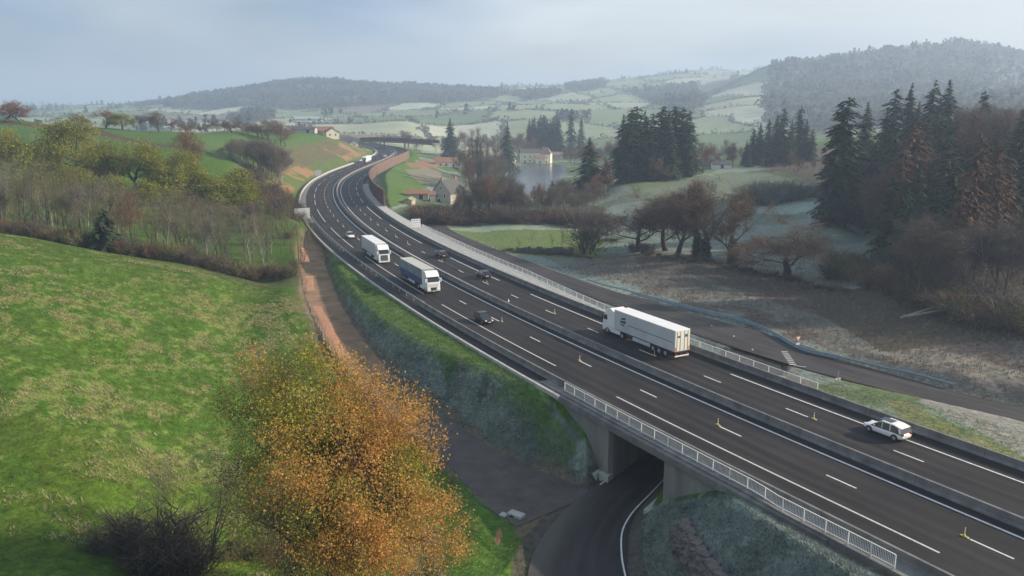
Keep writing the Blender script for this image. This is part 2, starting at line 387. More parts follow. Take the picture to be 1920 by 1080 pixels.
# ---------------------------------------------------------------- the land: one sheet to the horizon
NA, NR = 800, 940
az = np.tan(np.linspace(-1, 1, NA) * radians(50) * 0.9) / np.tan(radians(50) * 0.9) * radians(50)
rad = 34.0 * (12500 / 34.0) ** np.linspace(0, 1, NR)
AZ, RA = np.meshgrid(az, rad)
X = (RA * np.sin(AZ)).ravel(); Y = (RA * np.cos(AZ)).ravel()
Z = height(X, Y)
S, C, D = sc_of(X, Y)
def cells(x, y, size, seed):
    gx = np.floor(x / size).astype(np.int64); gy = np.floor(y / size).astype(np.int64)
    d1 = np.full(x.shape, 1e9); d2 = np.full(x.shape, 1e9); cid = np.zeros(x.shape)
    for i in (-1, 0, 1):
        for j in (-1, 0, 1):
            a, b = gx + i, gy + j
            sx = (a + 0.15 + 0.7 * _hash(a, b, seed)) * size; sy = (b + 0.15 + 0.7 * _hash(a, b, seed + 5)) * size
            d = np.hypot(x - sx, y - sy); idv = _hash(a, b, seed + 9)
            n = d < d1; d2 = np.where(n, d1, np.minimum(d2, d)); cid = np.where(n, idv, cid); d1 = np.where(n, d, d1)
    return d1, d2, cid
col = np.zeros((len(X), 3))
def mixin(mask, c, k=1.0):
    m = np.clip(np.asarray(mask, float) * k, 0, 1)[:, None]; col[:] = col * (1 - m) + np.array(c) * m
def wpoly(px, jit=1.5, seed=1, sc=9.0):
    """mask of the ground region whose outline is seen at these pixels (outline taken to the land first)"""
    pg = np.array([G(*p)[:2] for p in px]); jx = fbm(X / sc, Y / sc, seed) * jit * 2; jy = fbm(X / sc + 40, Y / sc, seed + 3) * jit * 2
    return in_poly(X + jx, Y + jy, pg)
n1 = fbm(X / 3.5, Y / 3.5, 21, 4); n2 = fbm(X / 22, Y / 22, 31, 4); n3 = fbm(X / 1.1, Y / 1.1, 41, 2); n4 = fbm(X / 90, Y / 90, 51, 3)
Rr = np.hypot(X, Y)
GREEN = np.array([0.072, 0.128, 0.014]); LUSH = np.array([0.052, 0.128, 0.010]); OLIVE = np.array([0.105, 0.130, 0.025]); STRAW = np.array([0.26, 0.225, 0.10])
FROST = np.array([0.27, 0.32, 0.27]); TEAL = np.array([0.155, 0.195, 0.165]); HEATH = np.array([0.105, 0.080, 0.068]); LITTER = np.array([0.085, 0.070, 0.045])
BRIGHT = np.array([0.40, 0.45, 0.35])
mixin(np.ones(len(X)), GREEN)
mixin(np.clip(0.5 + n2 * 2.2, 0, 1), LUSH); mixin(np.clip(n1 * 3 + n2 * 1.5, 0, 1), OLIVE, 0.6)
# the near meadow: straw tufts in its upper part, fresher below
mead = (X < 5) & (Y < 165) & (C < -25)
n5 = fbm(X / 0.9, Y / 1.6, 91, 3)
mixin(mead & (n5 + n1 * 0.5 + n2 * 0.55 > 0.10) & (Y > 62), STRAW, 0.42)
mixin(mead & (n5 + n1 * 0.3 < -0.10), GREEN * 0.6, 0.55); mixin(mead & (n5 > 0.16), GREEN * 1.6, 0.4)
mixin(mead & (Y < 70) & (n2 > -0.05), (0.085, 0.125, 0.014), 0.5)
# east of the motorway: frosted rough grass
right = (C > 17) & (Rr < 520)
mixin(right, FROST * 0.62); mixin(right & (n1 + n2 > 0.05), FROST * 0.9, 0.6); mixin(right & (n1 - n2 > 0.12), HEATH, 0.55)
mixin(right & (C > 48) & (S < 240), np.array([0.135, 0.112, 0.09]), 0.55)
mixin(wpoly([(1190, 480), (1300, 488), (1420, 510), (1560, 545), (1700, 590), (1900, 650), (1900, 690), (1700, 640), (1560, 600), (1440, 560), (1300, 515), (1200, 500)], 2.5, 6), HEATH, 0.85)
mixin(wpoly([(1700, 640), (1930, 700), (1930, 735), (1840, 715), (1700, 680), (1600, 655)], 2.5, 7) & (n1 > -0.1), (0.30, 0.26, 0.20), 0.6)
mixin(wpoly([(1240, 575), (1400, 600), (1560, 660), (1700, 690), (1560, 640), (1420, 580), (1300, 555)], 1.5, 8) & (n1 > -.05), HEATH * 0.7, 0.6)
# small green field beyond the service road, its far side frosted
mixin(wpoly([(815, 430), (900, 425), (1140, 420), (1180, 470), (1110, 485), (980, 478), (900, 458)], 1.0, 9), (0.115, 0.165, 0.04), 0.9)
mixin(wpoly([(840, 428), (900, 425), (1120, 423), (1120, 431), (900, 436)], 1.2, 10), FROST * 1.15, 0.6)
mixin(wpoly([(850, 395), (930, 378), (1060, 378), (1135, 392), (1135, 416), (900, 419), (850, 414)], 2, 91), LITTER * .8, 0.9)
# frosted hillock to the right of it
hill = wpoly([(1120, 480), (1130, 400), (1170, 360), (1230, 332), (1320, 316), (1400, 316), (1560, 360), (1680, 400), (1680, 520), (1640, 540), (1500, 530), (1300, 475)], 2.0, 11)
mixin(hill, FROST * 0.8, 0.9); mixin(hill & (n2 > 0.02), (0.11, 0.16, 0.10), 0.6)
mixin(wpoly([(1165, 350), (1230, 328), (1300, 314), (1385, 310), (1380, 322), (1290, 333), (1200, 357)], 1.5, 12), (0.15, 0.21, 0.08), 0.8)
mixin(wpoly([(1400, 372), (1520, 378), (1610, 392), (1500, 400), (1380, 392)], 2, 13), FROST * 1.3, 0.7)
wood = (right & (X > 58) & (X - 58 > (Y - 150) * 0.25 - 6 * n2) & (Y > 118)) | ((Rr < 560) & (X > 80) & (Y > 300))
mixin(wood & ~hill, LITTER, 0.95)
# village and pond surroundings
vil = (C > 24) & (Rr > 300) & (Rr < 760) & (X < 120)
mixin(vil, (0.10, 0.13, 0.06), 0.6); mixin(vil & (n2 > 0.05), FROST, 0.5)
mixin(wpoly([(735, 395), (800, 375), (870, 350), (880, 420), (800, 425), (760, 410)], 1, 14), (0.085, 0.12, 0.04), 0.7)
mixin(wpoly([(708, 330), (760, 298), (800, 318), (800, 350), (760, 382), (728, 392)], 1.0, 15), (0.085, 0.15, 0.03), 0.95)
mixin(wpoly([(760, 318), (800, 314), (830, 322), (825, 340), (790, 345)], 1.5, 16), (0.24, 0.19, 0.15), 0.7)
mixin(wpoly([(760, 306), (795, 300), (835, 305), (830, 312), (770, 314)], 0.8, 17), (0.27, 0.15, 0.09), 0.9)
mixin(wpoly([(790, 276), (900, 276), (900, 284), (790, 286)], 2, 171), FROST * 1.2, 0.8)
# left of the motorway beyond the meadow
lft = (C < -22) & (Y > 158) & (Rr < 620)
mixin(lft & (Y < 215) & (n1 + n2 > -0.25), (0.085, 0.10, 0.04), 0.75)
mixin(lft & (Y < 240) & (n1 > -0.05), (0.075, 0.14, 0.018), 0.7)
mixin(lft & (Y < 178), LITTER * 1.1, 0.35)
mixin(wpoly([(330, 480), (530, 500), (540, 430), (470, 360), (340, 330), (230, 370), (260, 440)], 3, 18) & (n1 > -0.2), (0.075, 0.13, 0.022), 0.85)
mixin(lft & (Y > 340), (0.068, 0.128, 0.032), 0.7)
mixin(wpoly([(365, 270), (560, 262), (600, 270), (575, 320), (520, 330), (410, 300)], 3, 19), (0.085, 0.125, 0.045), 0.6)
mixin(wpoly([(50, 246), (180, 256), (185, 280), (60, 268)], 3, 20), (0.11, 0.15, 0.06), 0.6)
mixin(wpoly([(0, 228), (120, 238), (240, 258), (300, 270), (390, 282), (390, 286), (290, 275), (230, 264), (110, 243), (0, 233)], 1.0, 22), (0.09, 0.055, 0.04), 0.85)
# cuttings with bare red earth
o_l = np.where(C < 0, np.abs(D) - 9.6, -1)
cut = (o_l > 0) & (o_l < 26) & (S > 300) & (S < 720)
mixin(cut, (0.11, 0.135, 0.045), 0.7)
mixin(cut & (o_l > 3) & (o_l < 12) & (n2 + n1 * 0.4 > 0.02) & (S < 480), (0.30, 0.165, 0.09), 0.85)
mixin(cut & (o_l > 4) & (o_l < 20) & (n2 + n1 * 0.4 > -0.08) & (S > 560) & (S < 700), (0.30, 0.17, 0.10), 0.8)
mixin(cut & (o_l > 9) & (S > 470) & (S < 600) & (n1 > -0.15), (0.12, 0.09, 0.06), 0.7)
# embankment of the near carriageway
dd, at, sd = dist_poly(X, Y, TRACK)
emb = (C < -9) & (((sd > 0) & (Y > 80)) | ((Y < 84) & (C > -19) & (X > -2))) & (X > -60) & (D < 0) & (S > 60) & (S < 262) & (np.abs(D) < 26) & (Y < 225)
shelf = np.interp(S, [118, 124, 132, 142, 152, 170, 185, 205, 225, 245], [0, .8, 1.4, 3.4, 5.0, 5.6, 4.9, 3.6, 1.2, 0])
o_n = np.abs(D) - 9.6
mixin(emb & (o_n > 0), TEAL); mixin(emb & (n1 + n3 * .5 > 0.06), TEAL * 1.5, 0.6); mixin(emb & (n1 < -0.08), TEAL * 0.5, 0.7)
mixin(emb & (o_n < shelf + 1.0 + n1 * 3) & (S > 124), (0.14, 0.25, 0.045), 0.9)
mixin(emb & (o_n < shelf + 3.5 + n1 * 5) & (o_n > shelf - 0.5) & (n1 > -0.1) & (S > 128), FROST * 0.8, 0.55)
mixin(emb & (o_n > 0.5) & (o_n < 3.4 + n1 * 4) & (S > 117) & (S < 131), (0.075, 0.14, 0.025), 0.8)
mixin(wpoly([(822, 664), (850, 655), (862, 672), (852, 705), (838, 726), (828, 700)], 0.35, 23, 3), (0.060, 0.150, 0.018), 0.9)
mixin(wpoly([(858, 662), (876, 668), (872, 722), (850, 735), (856, 700)], 0.4, 24, 3), (0.20, 0.19, 0.15), 0.5)
mixin((o_n > -0.5) & (C < 0) & (S < 92) & (o_n < 2.2 + n1 * 3), (0.16, 0.125, 0.095), 0.75)
mixin((o_n > 2) & (C < 0) & (S < 92) & (o_n < 5 + n1 * 5) & (n2 > -0.1) & (S < 84), (0.12, 0.17, 0.07), 0.6)
mixin((o_n > 1.4) & (C < 0) & (S < 108) & (X < 60) & (X > 9.6) & (Y < 74), TEAL * 0.95, 0.95); mixin((C < -9) & (S < 104) & (X > 9.6) & (Y < 72) & (n1 > 0.12), TEAL * 1.5, 0.5)
# far verge: green hump, ivy-yellow strip, grey stone bank
vg = (C > 16) & (C < 40) & (S < 118)
mixin(vg, (0.105, 0.150, 0.05), 0.85); mixin(vg & (n1 > 0.06), FROST * 1.0, 0.5)
mixin(wpoly([(1660, 752), (1700, 750), (1790, 800), (1930, 865), (1930, 900), (1860, 868), (1760, 822)], 0.5, 25, 3) & (n1 + n3 > -0.15), (0.20, 0.19, 0.06), 0.75)
mixin(wpoly([(1720, 752), (1780, 752), (1930, 798), (1930, 862), (1820, 800)], 0.4, 26, 3), (0.26, 0.245, 0.22), 0.9)
vg2 = (C > 17) & (C < 31) & (S > 118) & (S < 262)
mixin(vg2, (0.10, 0.075, 0.055), 0.8); mixin(vg2 & (n1 > 0.05), (0.075, 0.12, 0.03), 0.8); mixin(vg2 & (C < 19.5) & (n3 > 0), (0.28, 0.16, 0.08), 0.4)
# track of gravel and red earth at the foot of the embankment
dd, at, sd = dist_poly(X, Y, TRACK)
tk = dd - at[:, 1]
mixin((tk < 2.2 + n1 * 5) & (Y > 88) & (sd < 0), (0.13, 0.12, 0.05), 0.8)
mixin((tk < 0.8 + n1 * 2.4), (0.15, 0.115, 0.08), 0.9)
du_, au_, su_ = dist_poly(X, Y, UNDER)
mixin((du_ - au_[:, 1] < 1.4) , (0.080, 0.070, 0.060), 0.9)
# bank on the left of the lower road
mixin(wpoly([(700, 1090), (800, 960), (870, 880), (930, 925), (968, 985), (955, 1090)], 0.5, 27, 4), (0.07, 0.15, 0.02), 0.85)
mixin(wpoly([(735, 1090), (770, 1010), (800, 985), (830, 1010), (835, 1090)], 0.5, 28, 4), (0.30, 0.20, 0.10), 0.85)
mixin(wpoly([(926, 1018), (934, 990), (942, 995), (938, 1020)], 0.2, 29, 3), (0.40, 0.19, 0.10), 0.8)
# hill country beyond: patchwork of frosted fields
far = np.clip((Rr - 700) / 120, 0, 1) * ((C > 25) | (Rr > 900) | (C < -60))
far = np.where((Rr > 620) & (X < -140), np.clip((Rr - 620) / 60, 0, 1), far)
wx = X + fbm(X / 150, Y / 150, 61, 3) * 90; wy = (Y + fbm(X / 150 + 9, Y / 150, 62, 3) * 90) * 0.62
FD1, FD2, FID = cells(wx, wy, 150.0, 71)
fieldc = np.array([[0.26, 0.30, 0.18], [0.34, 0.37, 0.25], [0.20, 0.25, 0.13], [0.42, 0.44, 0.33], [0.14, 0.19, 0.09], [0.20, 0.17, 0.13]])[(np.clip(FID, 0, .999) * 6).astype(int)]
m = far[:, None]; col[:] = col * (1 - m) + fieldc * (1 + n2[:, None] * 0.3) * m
hedge = (FD2 - FD1 < 6) & (far > 0.5)
mixin(hedge, (0.07, 0.07, 0.055), 0.8)
def wm(px, jit, seed): return wpoly(px, jit, seed, 130.0)
wood_far = wm([(230, 201), (340, 188), (450, 168), (520, 157), (580, 151), (640, 153), (700, 159), (860, 167), (960, 172), (930, 186), (840, 192), (700, 200), (560, 207), (470, 196), (400, 206), (330, 205)], 30, 30)
wood_far |= wm([(1420, 226), (1440, 150), (1452, 121), (1560, 109), (1780, 84), (1960, 113), (2100, 130), (2100, 240), (1800, 235)], 25, 31)
wood_far |= wm([(430, 228), (470, 212), (512, 210), (510, 222), (450, 236)], 10, 32)
wood_far |= wm([(1060, 170), (1070, 152), (1130, 150), (1135, 165), (1090, 172)], 15, 33) | wm([(1150, 172), (1300, 160), (1330, 200), (1290, 222), (1220, 190)], 30, 34) | wm([(940, 178), (1010, 170), (1060, 176), (1000, 188)], 15, 36)
wood_far |= (far > 0.5) & (n4 > 0.27)
mixin(wood_far, (0.11, 0.115, 0.105), 0.9)  # wood floor lightened too: distant mist put into its colour
col *= (1 + n3[:, None] * 0.25)
col = np.clip(col, 0.01, 0.9)
idx = np.arange(NA * NR).reshape(NR, NA)
# part of the sheet is the level ground near the camera, part the hill country: two named pieces that share an edge
LAND_MAT = mat('land', (1.0, 1.0, 1.0), 0.38, 1.3, 0.95, 0.16, 2.2, spec=0.15, attr='col', col2=(1.28, 1.28, 1.28), detail=8)
NSPLIT = int(np.argmax(rad > 780))
def land_piece(name, r0, r1, lab, a0=0, a1=NA):
    I = idx[r0:r1, a0:a1]; vi = I.ravel(); nr, na = I.shape; q = np.arange(nr * na).reshape(nr, na)
    F = np.stack([q[:-1, :-1], q[:-1, 1:], q[1:, 1:], q[1:, :-1]], -1).reshape(-1, 4)[:, ::-1]
    o = mesh_np(name, np.stack([X, Y, Z], 1)[vi], np.ascontiguousarray(F), LAND_MAT, smooth=True)
    ca = o.data.color_attributes.new("col", 'FLOAT_COLOR', 'POINT')
    ca.data.foreach_set("color", np.concatenate([col[vi], np.ones((len(vi), 1))], 1).astype(np.float32).ravel())
    tag(o, lab, None, None, 'structure'); return o
land_piece('ground', 0, NSPLIT + 1, 'green and frosted meadows, banks and verges around the motorway')
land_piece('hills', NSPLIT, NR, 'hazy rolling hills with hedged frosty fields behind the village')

# ---------------------------------------------------------------- water
wm_ = bpy.data.materials.new('pond_water'); wm_.use_nodes = True; wb = wm_.node_tree.nodes["Principled BSDF"]
wb.inputs['Base Color'].default_value = (0.05, 0.065, 0.07, 1); wb.inputs['Roughness'].default_value = 0.22; wb.inputs['Specular IOR Level'].default_value = 0.8
_n = wm_.node_tree.nodes.new("ShaderNodeTexNoise"); _n.inputs['Scale'].default_value = 0.8; _b = wm_.node_tree.nodes.new("ShaderNodeBump"); _b.inputs['Distance'].default_value = 0.02
wm_.node_tree.links.new(_n.outputs['Fac'], _b.inputs['Height']); wm_.node_tree.links.new(_b.outputs[0], wb.inputs['Normal'])
cx, cy = LAKE.mean(0); LK = poly([(p[0], p[1], 0) for p in np.vstack([LAKE, LAKE[:1]])], 4)
LKx = np.array([[cx + (p[0] - cx) * 1.06, cy + (p[1] - cy) * 1.06, ZL] for p in LK[:-1]])
o = mesh_np('pond', np.vstack([[[cx, cy, ZL]], LKx]), [(0, 1 + k, 1 + (k + 1) % len(LKx)) for k in range(len(LKx))], wm_)
tag(o, 'still pale pond in front of the village houses', None, None, 'structure')

# ---------------------------------------------------------------- motorway surface
def asphalt(name, base=0.050, tint=(1.0, 0.95, 0.93), lanes=None, dust=False):
    m = bpy.data.materials.new(name); m.use_nodes = True; nt = m.node_tree; b = nt.nodes["Principled BSDF"]; b.inputs['Roughness'].default_value = 0.72; b.inputs['Specular IOR Level'].default_value = 0.22
    uv = nt.nodes.new("ShaderNodeUVMap"); uv.uv_map = 'road'
    mp = nt.nodes.new("ShaderNodeMapping"); mp.inputs['Scale'].default_value = (0.035, 0.9, 1); nt.links.new(uv.outputs[0], mp.inputs[0])
    a = nt.nodes.new("ShaderNodeTexNoise"); a.inputs['Scale'].default_value = 1.0; a.inputs['Detail'].default_value = 5; nt.links.new(mp.outputs[0], a.inputs[0])
    mp2 = nt.nodes.new("ShaderNodeMapping"); mp2.inputs['Scale'].default_value = (0.25, 0.45, 1); nt.links.new(uv.outputs[0], mp2.inputs[0])
    c = nt.nodes.new("ShaderNodeTexNoise"); c.inputs['Scale'].default_value = 0.35; c.inputs['Detail'].default_value = 9; c.inputs['Roughness'].default_value = 0.7; nt.links.new(mp2.outputs[0], c.inputs[0])
    g_ = nt.nodes.new("ShaderNodeTexNoise"); g_.inputs['Scale'].default_value = 14; g_.inputs['Detail'].default_value = 3; nt.links.new(uv.outputs[0], g_.inputs[0])
    ad = nt.nodes.new("ShaderNodeMath"); ad.operation = 'ADD'; nt.links.new(a.outputs[0], ad.inputs[0]); nt.links.new(c.outputs[0], ad.inputs[1])
    ad2 = nt.nodes.new("ShaderNodeMath"); ad2.operation = 'MULTIPLY_ADD'; nt.links.new(g_.outputs[0], ad2.inputs[0]); ad2.inputs[1].default_value = 0.35; nt.links.new(ad.outputs[0], ad2.inputs[2])
    rp = nt.nodes.new("ShaderNodeValToRGB"); rp.color_ramp.elements[0].position = 0.85; rp.color_ramp.elements[1].position = 1.45
    rp.color_ramp.elements[0].color = (base * .45 * tint[0], base * .45 * tint[1], base * .47 * tint[2], 1); rp.color_ramp.elements[1].color = (base * 1.9 * tint[0], base * 1.8 * tint[1], base * 1.75 * tint[2], 1)
    dv = nt.nodes.new("ShaderNodeMath"); dv.operation = 'MULTIPLY'; dv.inputs[1].default_value = 1.0
    nt.links.new(ad2.outputs[0], dv.inputs[0])
    mr = nt.nodes.new("ShaderNodeMapRange"); mr.inputs['From Min'].default_value = 0.75; mr.inputs['From Max'].default_value = 1.6; nt.links.new(ad2.outputs[0], mr.inputs['Value'])
    rp.color_ramp.elements[0].position = 0.15; rp.color_ramp.elements[1].position = 0.85; nt.links.new(mr.outputs[0], rp.inputs[0])
    out = rp.outputs[0]
    if lanes:   # darker, smoother wheel tracks along the lanes (rubbed-in rubber)
        sx = nt.nodes.new("ShaderNodeSeparateXYZ"); nt.links.new(uv.outputs[0], sx.inputs[0])
        w = nt.nodes.new("ShaderNodeMath"); w.operation = 'MULTIPLY'; w.inputs[1].default_value = 2 * pi / 1.75; nt.links.new(sx.outputs[1], w.inputs[0])
        co = nt.nodes.new("ShaderNodeMath"); co.operation = 'COSINE'; nt.links.new(w.outputs[0], co.inputs[0])
        mm = nt.nodes.new("ShaderNodeMapRange"); mm.inputs['From Min'].default_value = -1; mm.inputs['From Max'].default_value = 1; mm.inputs['To Min'].default_value = 0.80; mm.inputs['To Max'].default_value = 1.16; nt.links.new(co.outputs[0], mm.inputs[0])
        mx = nt.nodes.new("ShaderNodeVectorMath"); mx.operation = 'SCALE'; nt.links.new(out, mx.inputs[0]); nt.links.new(mm.outputs[0], mx.inputs['Scale']); out = mx.outputs[0]
    if dust:   # pale dust swept to the left edge of the bend
        sx = nt.nodes.new("ShaderNodeSeparateXYZ"); nt.links.new(uv.outputs[0], sx.inputs[0])
        ma = nt.nodes.new("ShaderNodeMath"); ma.operation = 'MULTIPLY_ADD'; nt.links.new(c.outputs[0], ma.inputs[0]); ma.inputs[1].default_value = 5.0; nt.links.new(sx.outputs[1], ma.inputs[2])
        mm = nt.nodes.new("ShaderNodeMapRange"); mm.inputs['From Min'].default_value = 1.6; mm.inputs['From Max'].default_value = -1.0; mm.inputs['To Max'].default_value = 0.75; nt.links.new(ma.outputs[0], mm.inputs[0])
        mx = nt.nodes.new("ShaderNodeMixRGB"); nt.links.new(mm.outputs[0], mx.inputs[0]); nt.links.new(out, mx.inputs[1]); mx.inputs[2].default_value = (0.105, 0.098, 0.088, 1); out = mx.outputs[0]
    nt.links.new(out, b.inputs['Base Color'])
    bp = nt.nodes.new("ShaderNodeBump"); bp.inputs['Distance'].default_value = 0.01; nt.links.new(g_.outputs[0], bp.inputs['Height']); nt.links.new(bp.outputs[0], b.inputs['Normal'])
    return m
ASPH = asphalt("motorway_asphalt", 0.020, (1.0, 0.91, 0.89), True)
ASPH2 = asphalt('lower_road_asphalt', 0.030, (1.0, 0.96, 0.93), dust=True)
GRAVEL = mat('gravel', (0.088, 0.076, 0.068), 0.28, 0.5, 0.95, 0.03, 9, detail=9)
def strip(name, sv, cols, mats, parent=None, kind=None, uvn='road', skirt=0.0):
    """sheet along the motorway: cols = list of (c, z) or functions of s"""
    sv = np.asarray(sv, float); n = len(sv); k = len(cols); V = []; UV = []
    for c, z in cols:
        cc_ = c(sv) if callable(c) else np.full(n, c); zz_ = z(sv) if callable(z) else np.full(n, z)
        x = np.interp(sv, SS, CC[:, 0]) + np.interp(sv, SS, CN[:, 0]) * cc_; y = np.interp(sv, SS, CC[:, 1]) + np.interp(sv, SS, CN[:, 1]) * cc_
        V.append(np.stack([x, y, np.interp(sv, SS, ROADZ) + zz_], 1)); UV.append(np.stack([sv, cc_], 1))
    V = np.stack(V, 1).reshape(-1, 3); UV = np.stack(UV, 1).reshape(-1, 2)
    q = np.arange(n * k).reshape(n, k); F = np.stack([q[:-1, :-1], q[:-1, 1:], q[1:, 1:], q[1:, :-1]], -1).reshape(-1, 4)
    o = mesh_np(name, V, np.ascontiguousarray(F), mats, parent)
    l = o.data.uv_layers.new(name=uvn); li = np.zeros(len(o.data.loops), np.int32); o.data.loops.foreach_get("vertex_index", li); l.data.foreach_set("uv", UV[li].astype(np.float32).ravel())
    if kind: tag(o, None, None, None, kind)
    return o
s_all = np.r_[np.arange(6, 330, 3.0), np.arange(330, SS[-1] - 10, 4.0)]
near_edge = lambda s: -np.interp(s, [0, 124, 132, 300, 330, 380, 700], [8.0, 8.0, 9.5, 9.3, 7.4, 7.2, 7.2])
road = strip('motorway', s_all, [(near_edge, 0.0), (-4.0, 0), (0, 0), (4.7, 0), (5.5, 0), (10.1, 0), (16.2, 0)], ASPH)
tag(road, 'dark asphalt motorway with two carriageways curving away', None, None, 'structure')
def profile(name, sv, prof, m, parent=None, closed=True):
    """solid of constant section (list of (c, z)) swept along the motorway; c may be a function"""
    sv = np.asarray(sv, float); n = len(sv); k = len(prof); rows = []
    for c, z in prof:
        cc_ = c(sv) if callable(c) else np.full(n, c)
        x = np.interp(sv, SS, CC[:, 0]) + np.interp(sv, SS, CN[:, 0]) * cc_; y = np.interp(sv, SS, CC[:, 1]) + np.interp(sv, SS, CN[:, 1]) * cc_
        zz_ = z(sv) if callable(z) else z
        rows.append(np.stack([x, y, np.interp(sv, SS, ROADZ) + zz_], 1))
    V = np.stack(rows, 1).reshape(-1, 3); q = np.arange(n * k).reshape(n, k); q2 = np.roll(q, -1, 1)
    F = np.stack([q[:-1], q[1:], q2[1:], q2[:-1]], -1).reshape(-1, 4).tolist()
    F.append(q[0].tolist()[::-1] if True else []); F.append(q[-1].tolist())
    F = [tuple(f) for f in F]
    return mesh_np(name, V, F, m, parent)
def sr(a, b, st=3.0): n = max(2, int(abs(b - a) / st) + 1); return np.linspace(a, b, n)
def gba(c0, w=0.5, h=0.88):
    return [(c0 - w / 2, -0.02), (c0 - w / 2, 0.08), (c0 - w / 2 + 0.13, 0.32), (c0 - 0.12, h), (c0 + 0.12, h), (c0 + w / 2 - 0.13, 0.32), (c0 + w / 2, 0.08), (c0 + w / 2, -0.02)]
# painted lines
def dashes(c, s0, period, length, a, b, w, m=None, gaps=()):
    k = MB()
    n0 = math.ceil((a - s0) / period)
    s = s0 + n0 * period
    while s < b:
        if not any(g0 < s < g1 for g0, g1 in gaps):
            sv = sr(s, s + length, 4.0); A = fr(sv, c - w / 2, 0.014); B = fr(sv, c + w / 2, 0.014)
            V = np.concatenate([A, B]); n = len(sv); k.add(V, [(i, n + i, n + i + 1, i + 1) for i in range(n - 1)])
        s += period
    return k
def full_line(c, a, b, w):
    return dashes(c, a, 1e6, b - a, a, a + 1, w)
s_l0, _ = s_at(1085, 676); s_f0, _ = s_at(1198.7, 655.5)
END = SS[-1] - 12
dashes(0.0, s_l0 - 3.0, 13, 3.0, 8, 640, 0.17).build('lane_marking', M['line'], road)
dashes(10.1, s_f0 - 3.0, 13, 3.0, 8, 640, 0.17).build('lane_marking', M['line'], road)
full_line(3.55, 8, END, 0.26).build('edge_marking', M['line'], road)
full_line(6.75, 8, END, 0.22).build('edge_marking', M['line'], road)
s_b0 = s_at(1156, 744)[0]
kb = dashes(-3.85, s_b0, 52, 39, 8 - 39 - 60, 200, 0.20); 
def build_markings(c, spans, w, m):
    k = MB()
    for a, b in spans:
        sv = sr(a, b, 4.0); A = fr(sv, c - w / 2, 0.014); B = fr(sv, c + w / 2, 0.014); n = len(sv); k.add(np.concatenate([A, B]), [(i, n + i, n + i + 1, i + 1) for i in range(n - 1)])
    return k
nb = [s_at(1763, 1036)[0], s_at(1156, 744)[0], s_at(1043, 686)[0], s_at(827.5, 571)[0], s_at(739.6, 519)[0], s_at(684, 481)[0], s_at(662, 464.5)[0], s_at(620.5, 427)[0], s_at(611, 416)[0], s_at(595, 392)[0]]
spans = [(nb[0] - 65, nb[0] - 13), (nb[0], nb[1]), (nb[2], nb[3]), (nb[3] + 9, nb[5]), (nb[6], nb[7]), (nb[8], nb[9])]
spans += [(nb[9] + 14 + k * 26, nb[9] + 30 + k * 26) for k in range(9)]
build_markings(-3.85, spans, 0.20, None).build('shoulder_marking', M['worn_line'], road)
fb = [s_at(1372, 701)[0], s_at(1141, 612.5)[0], s_at(1000, 551)[0], s_at(937, 526)[0], s_at(842, 483.5)[0], s_at(822, 472.5)[0], s_at(791, 456.5)[0], s_at(731.7, 421)[0], s_at(718, 411)[0], s_at(688.5, 386.5)[0]]
spans = [(8, fb[0]), (fb[1], fb[2]), (fb[3], fb[4]), (fb[4] + 6, fb[5] + 2), (fb[6], fb[7]), (fb[8], fb[9])]
spans += [(fb[9] + 13 + k * 26, fb[9] + 28 + k * 26) for k in range(9)]
build_markings(13.5, spans, 0.20, None).build('shoulder_marking', M['line'], road)

# ---------------------------------------------------------------- barriers
b1 = profile('median_barrier', sr(8, END, 4), gba(5.12, 0.62), M['concrete']); tag(b1, 'grey concrete barrier between the two carriageways', 'barrier')
bar_a = s_at(785, 563, .95)[0]
b2 = profile('roadside_barrier', sr(8, bar_a, 3), gba(-7.35, 0.5), M['concrete']); tag(b2, 'grey concrete barrier along the near carriageway over the underpass', 'barrier')
b3 = profile('roadside_barrier', sr(8, END, 4), gba(16.1, 0.5), M['concrete']); tag(b3, 'long grey concrete barrier on the far side of the motorway', 'barrier')
JNT = mat('dark_joint', (0.05, 0.05, 0.048), 0.2, 3, 0.9)  # dark colour of the joint strips across the barriers
for b, c0, w in ((b1, 5.12, .62), (b2, -7.35, .5), (b3, 16.1, .5)):     # expansion joints, 4 mm proud, and run-off stains in the concrete
    for s in np.arange(64, 300, 12.0):
        k = MB()
        if b is b2 and s > bar_a - 2: break
        pr_ = [(c_ + (.004 if c_ > c0 else -.004), z_ + (.004 if z_ > .85 else 0)) for c_, z_ in gba(c0, w)]
        A = [fr(s, c_, z_) for c_, z_ in pr_]; B = [fr(s + .05, c_, z_) for c_, z_ in pr_]; n = len(A); k.add(A + B, [(i, n + i, n + (i + 1) % n, (i + 1) % n) for i in range(n - 1)])
        k.build('joint', JNT, b)
# kerb and gutter outside the near carriageway
k1 = profile('kerb', sr(122, 330, 4), [(-9.75, -0.4), (-9.75, 0.10), (-9.42, 0.12), (-9.42, -0.4)], M['pale_concrete']); tag(k1, None, None, None, 'structure')
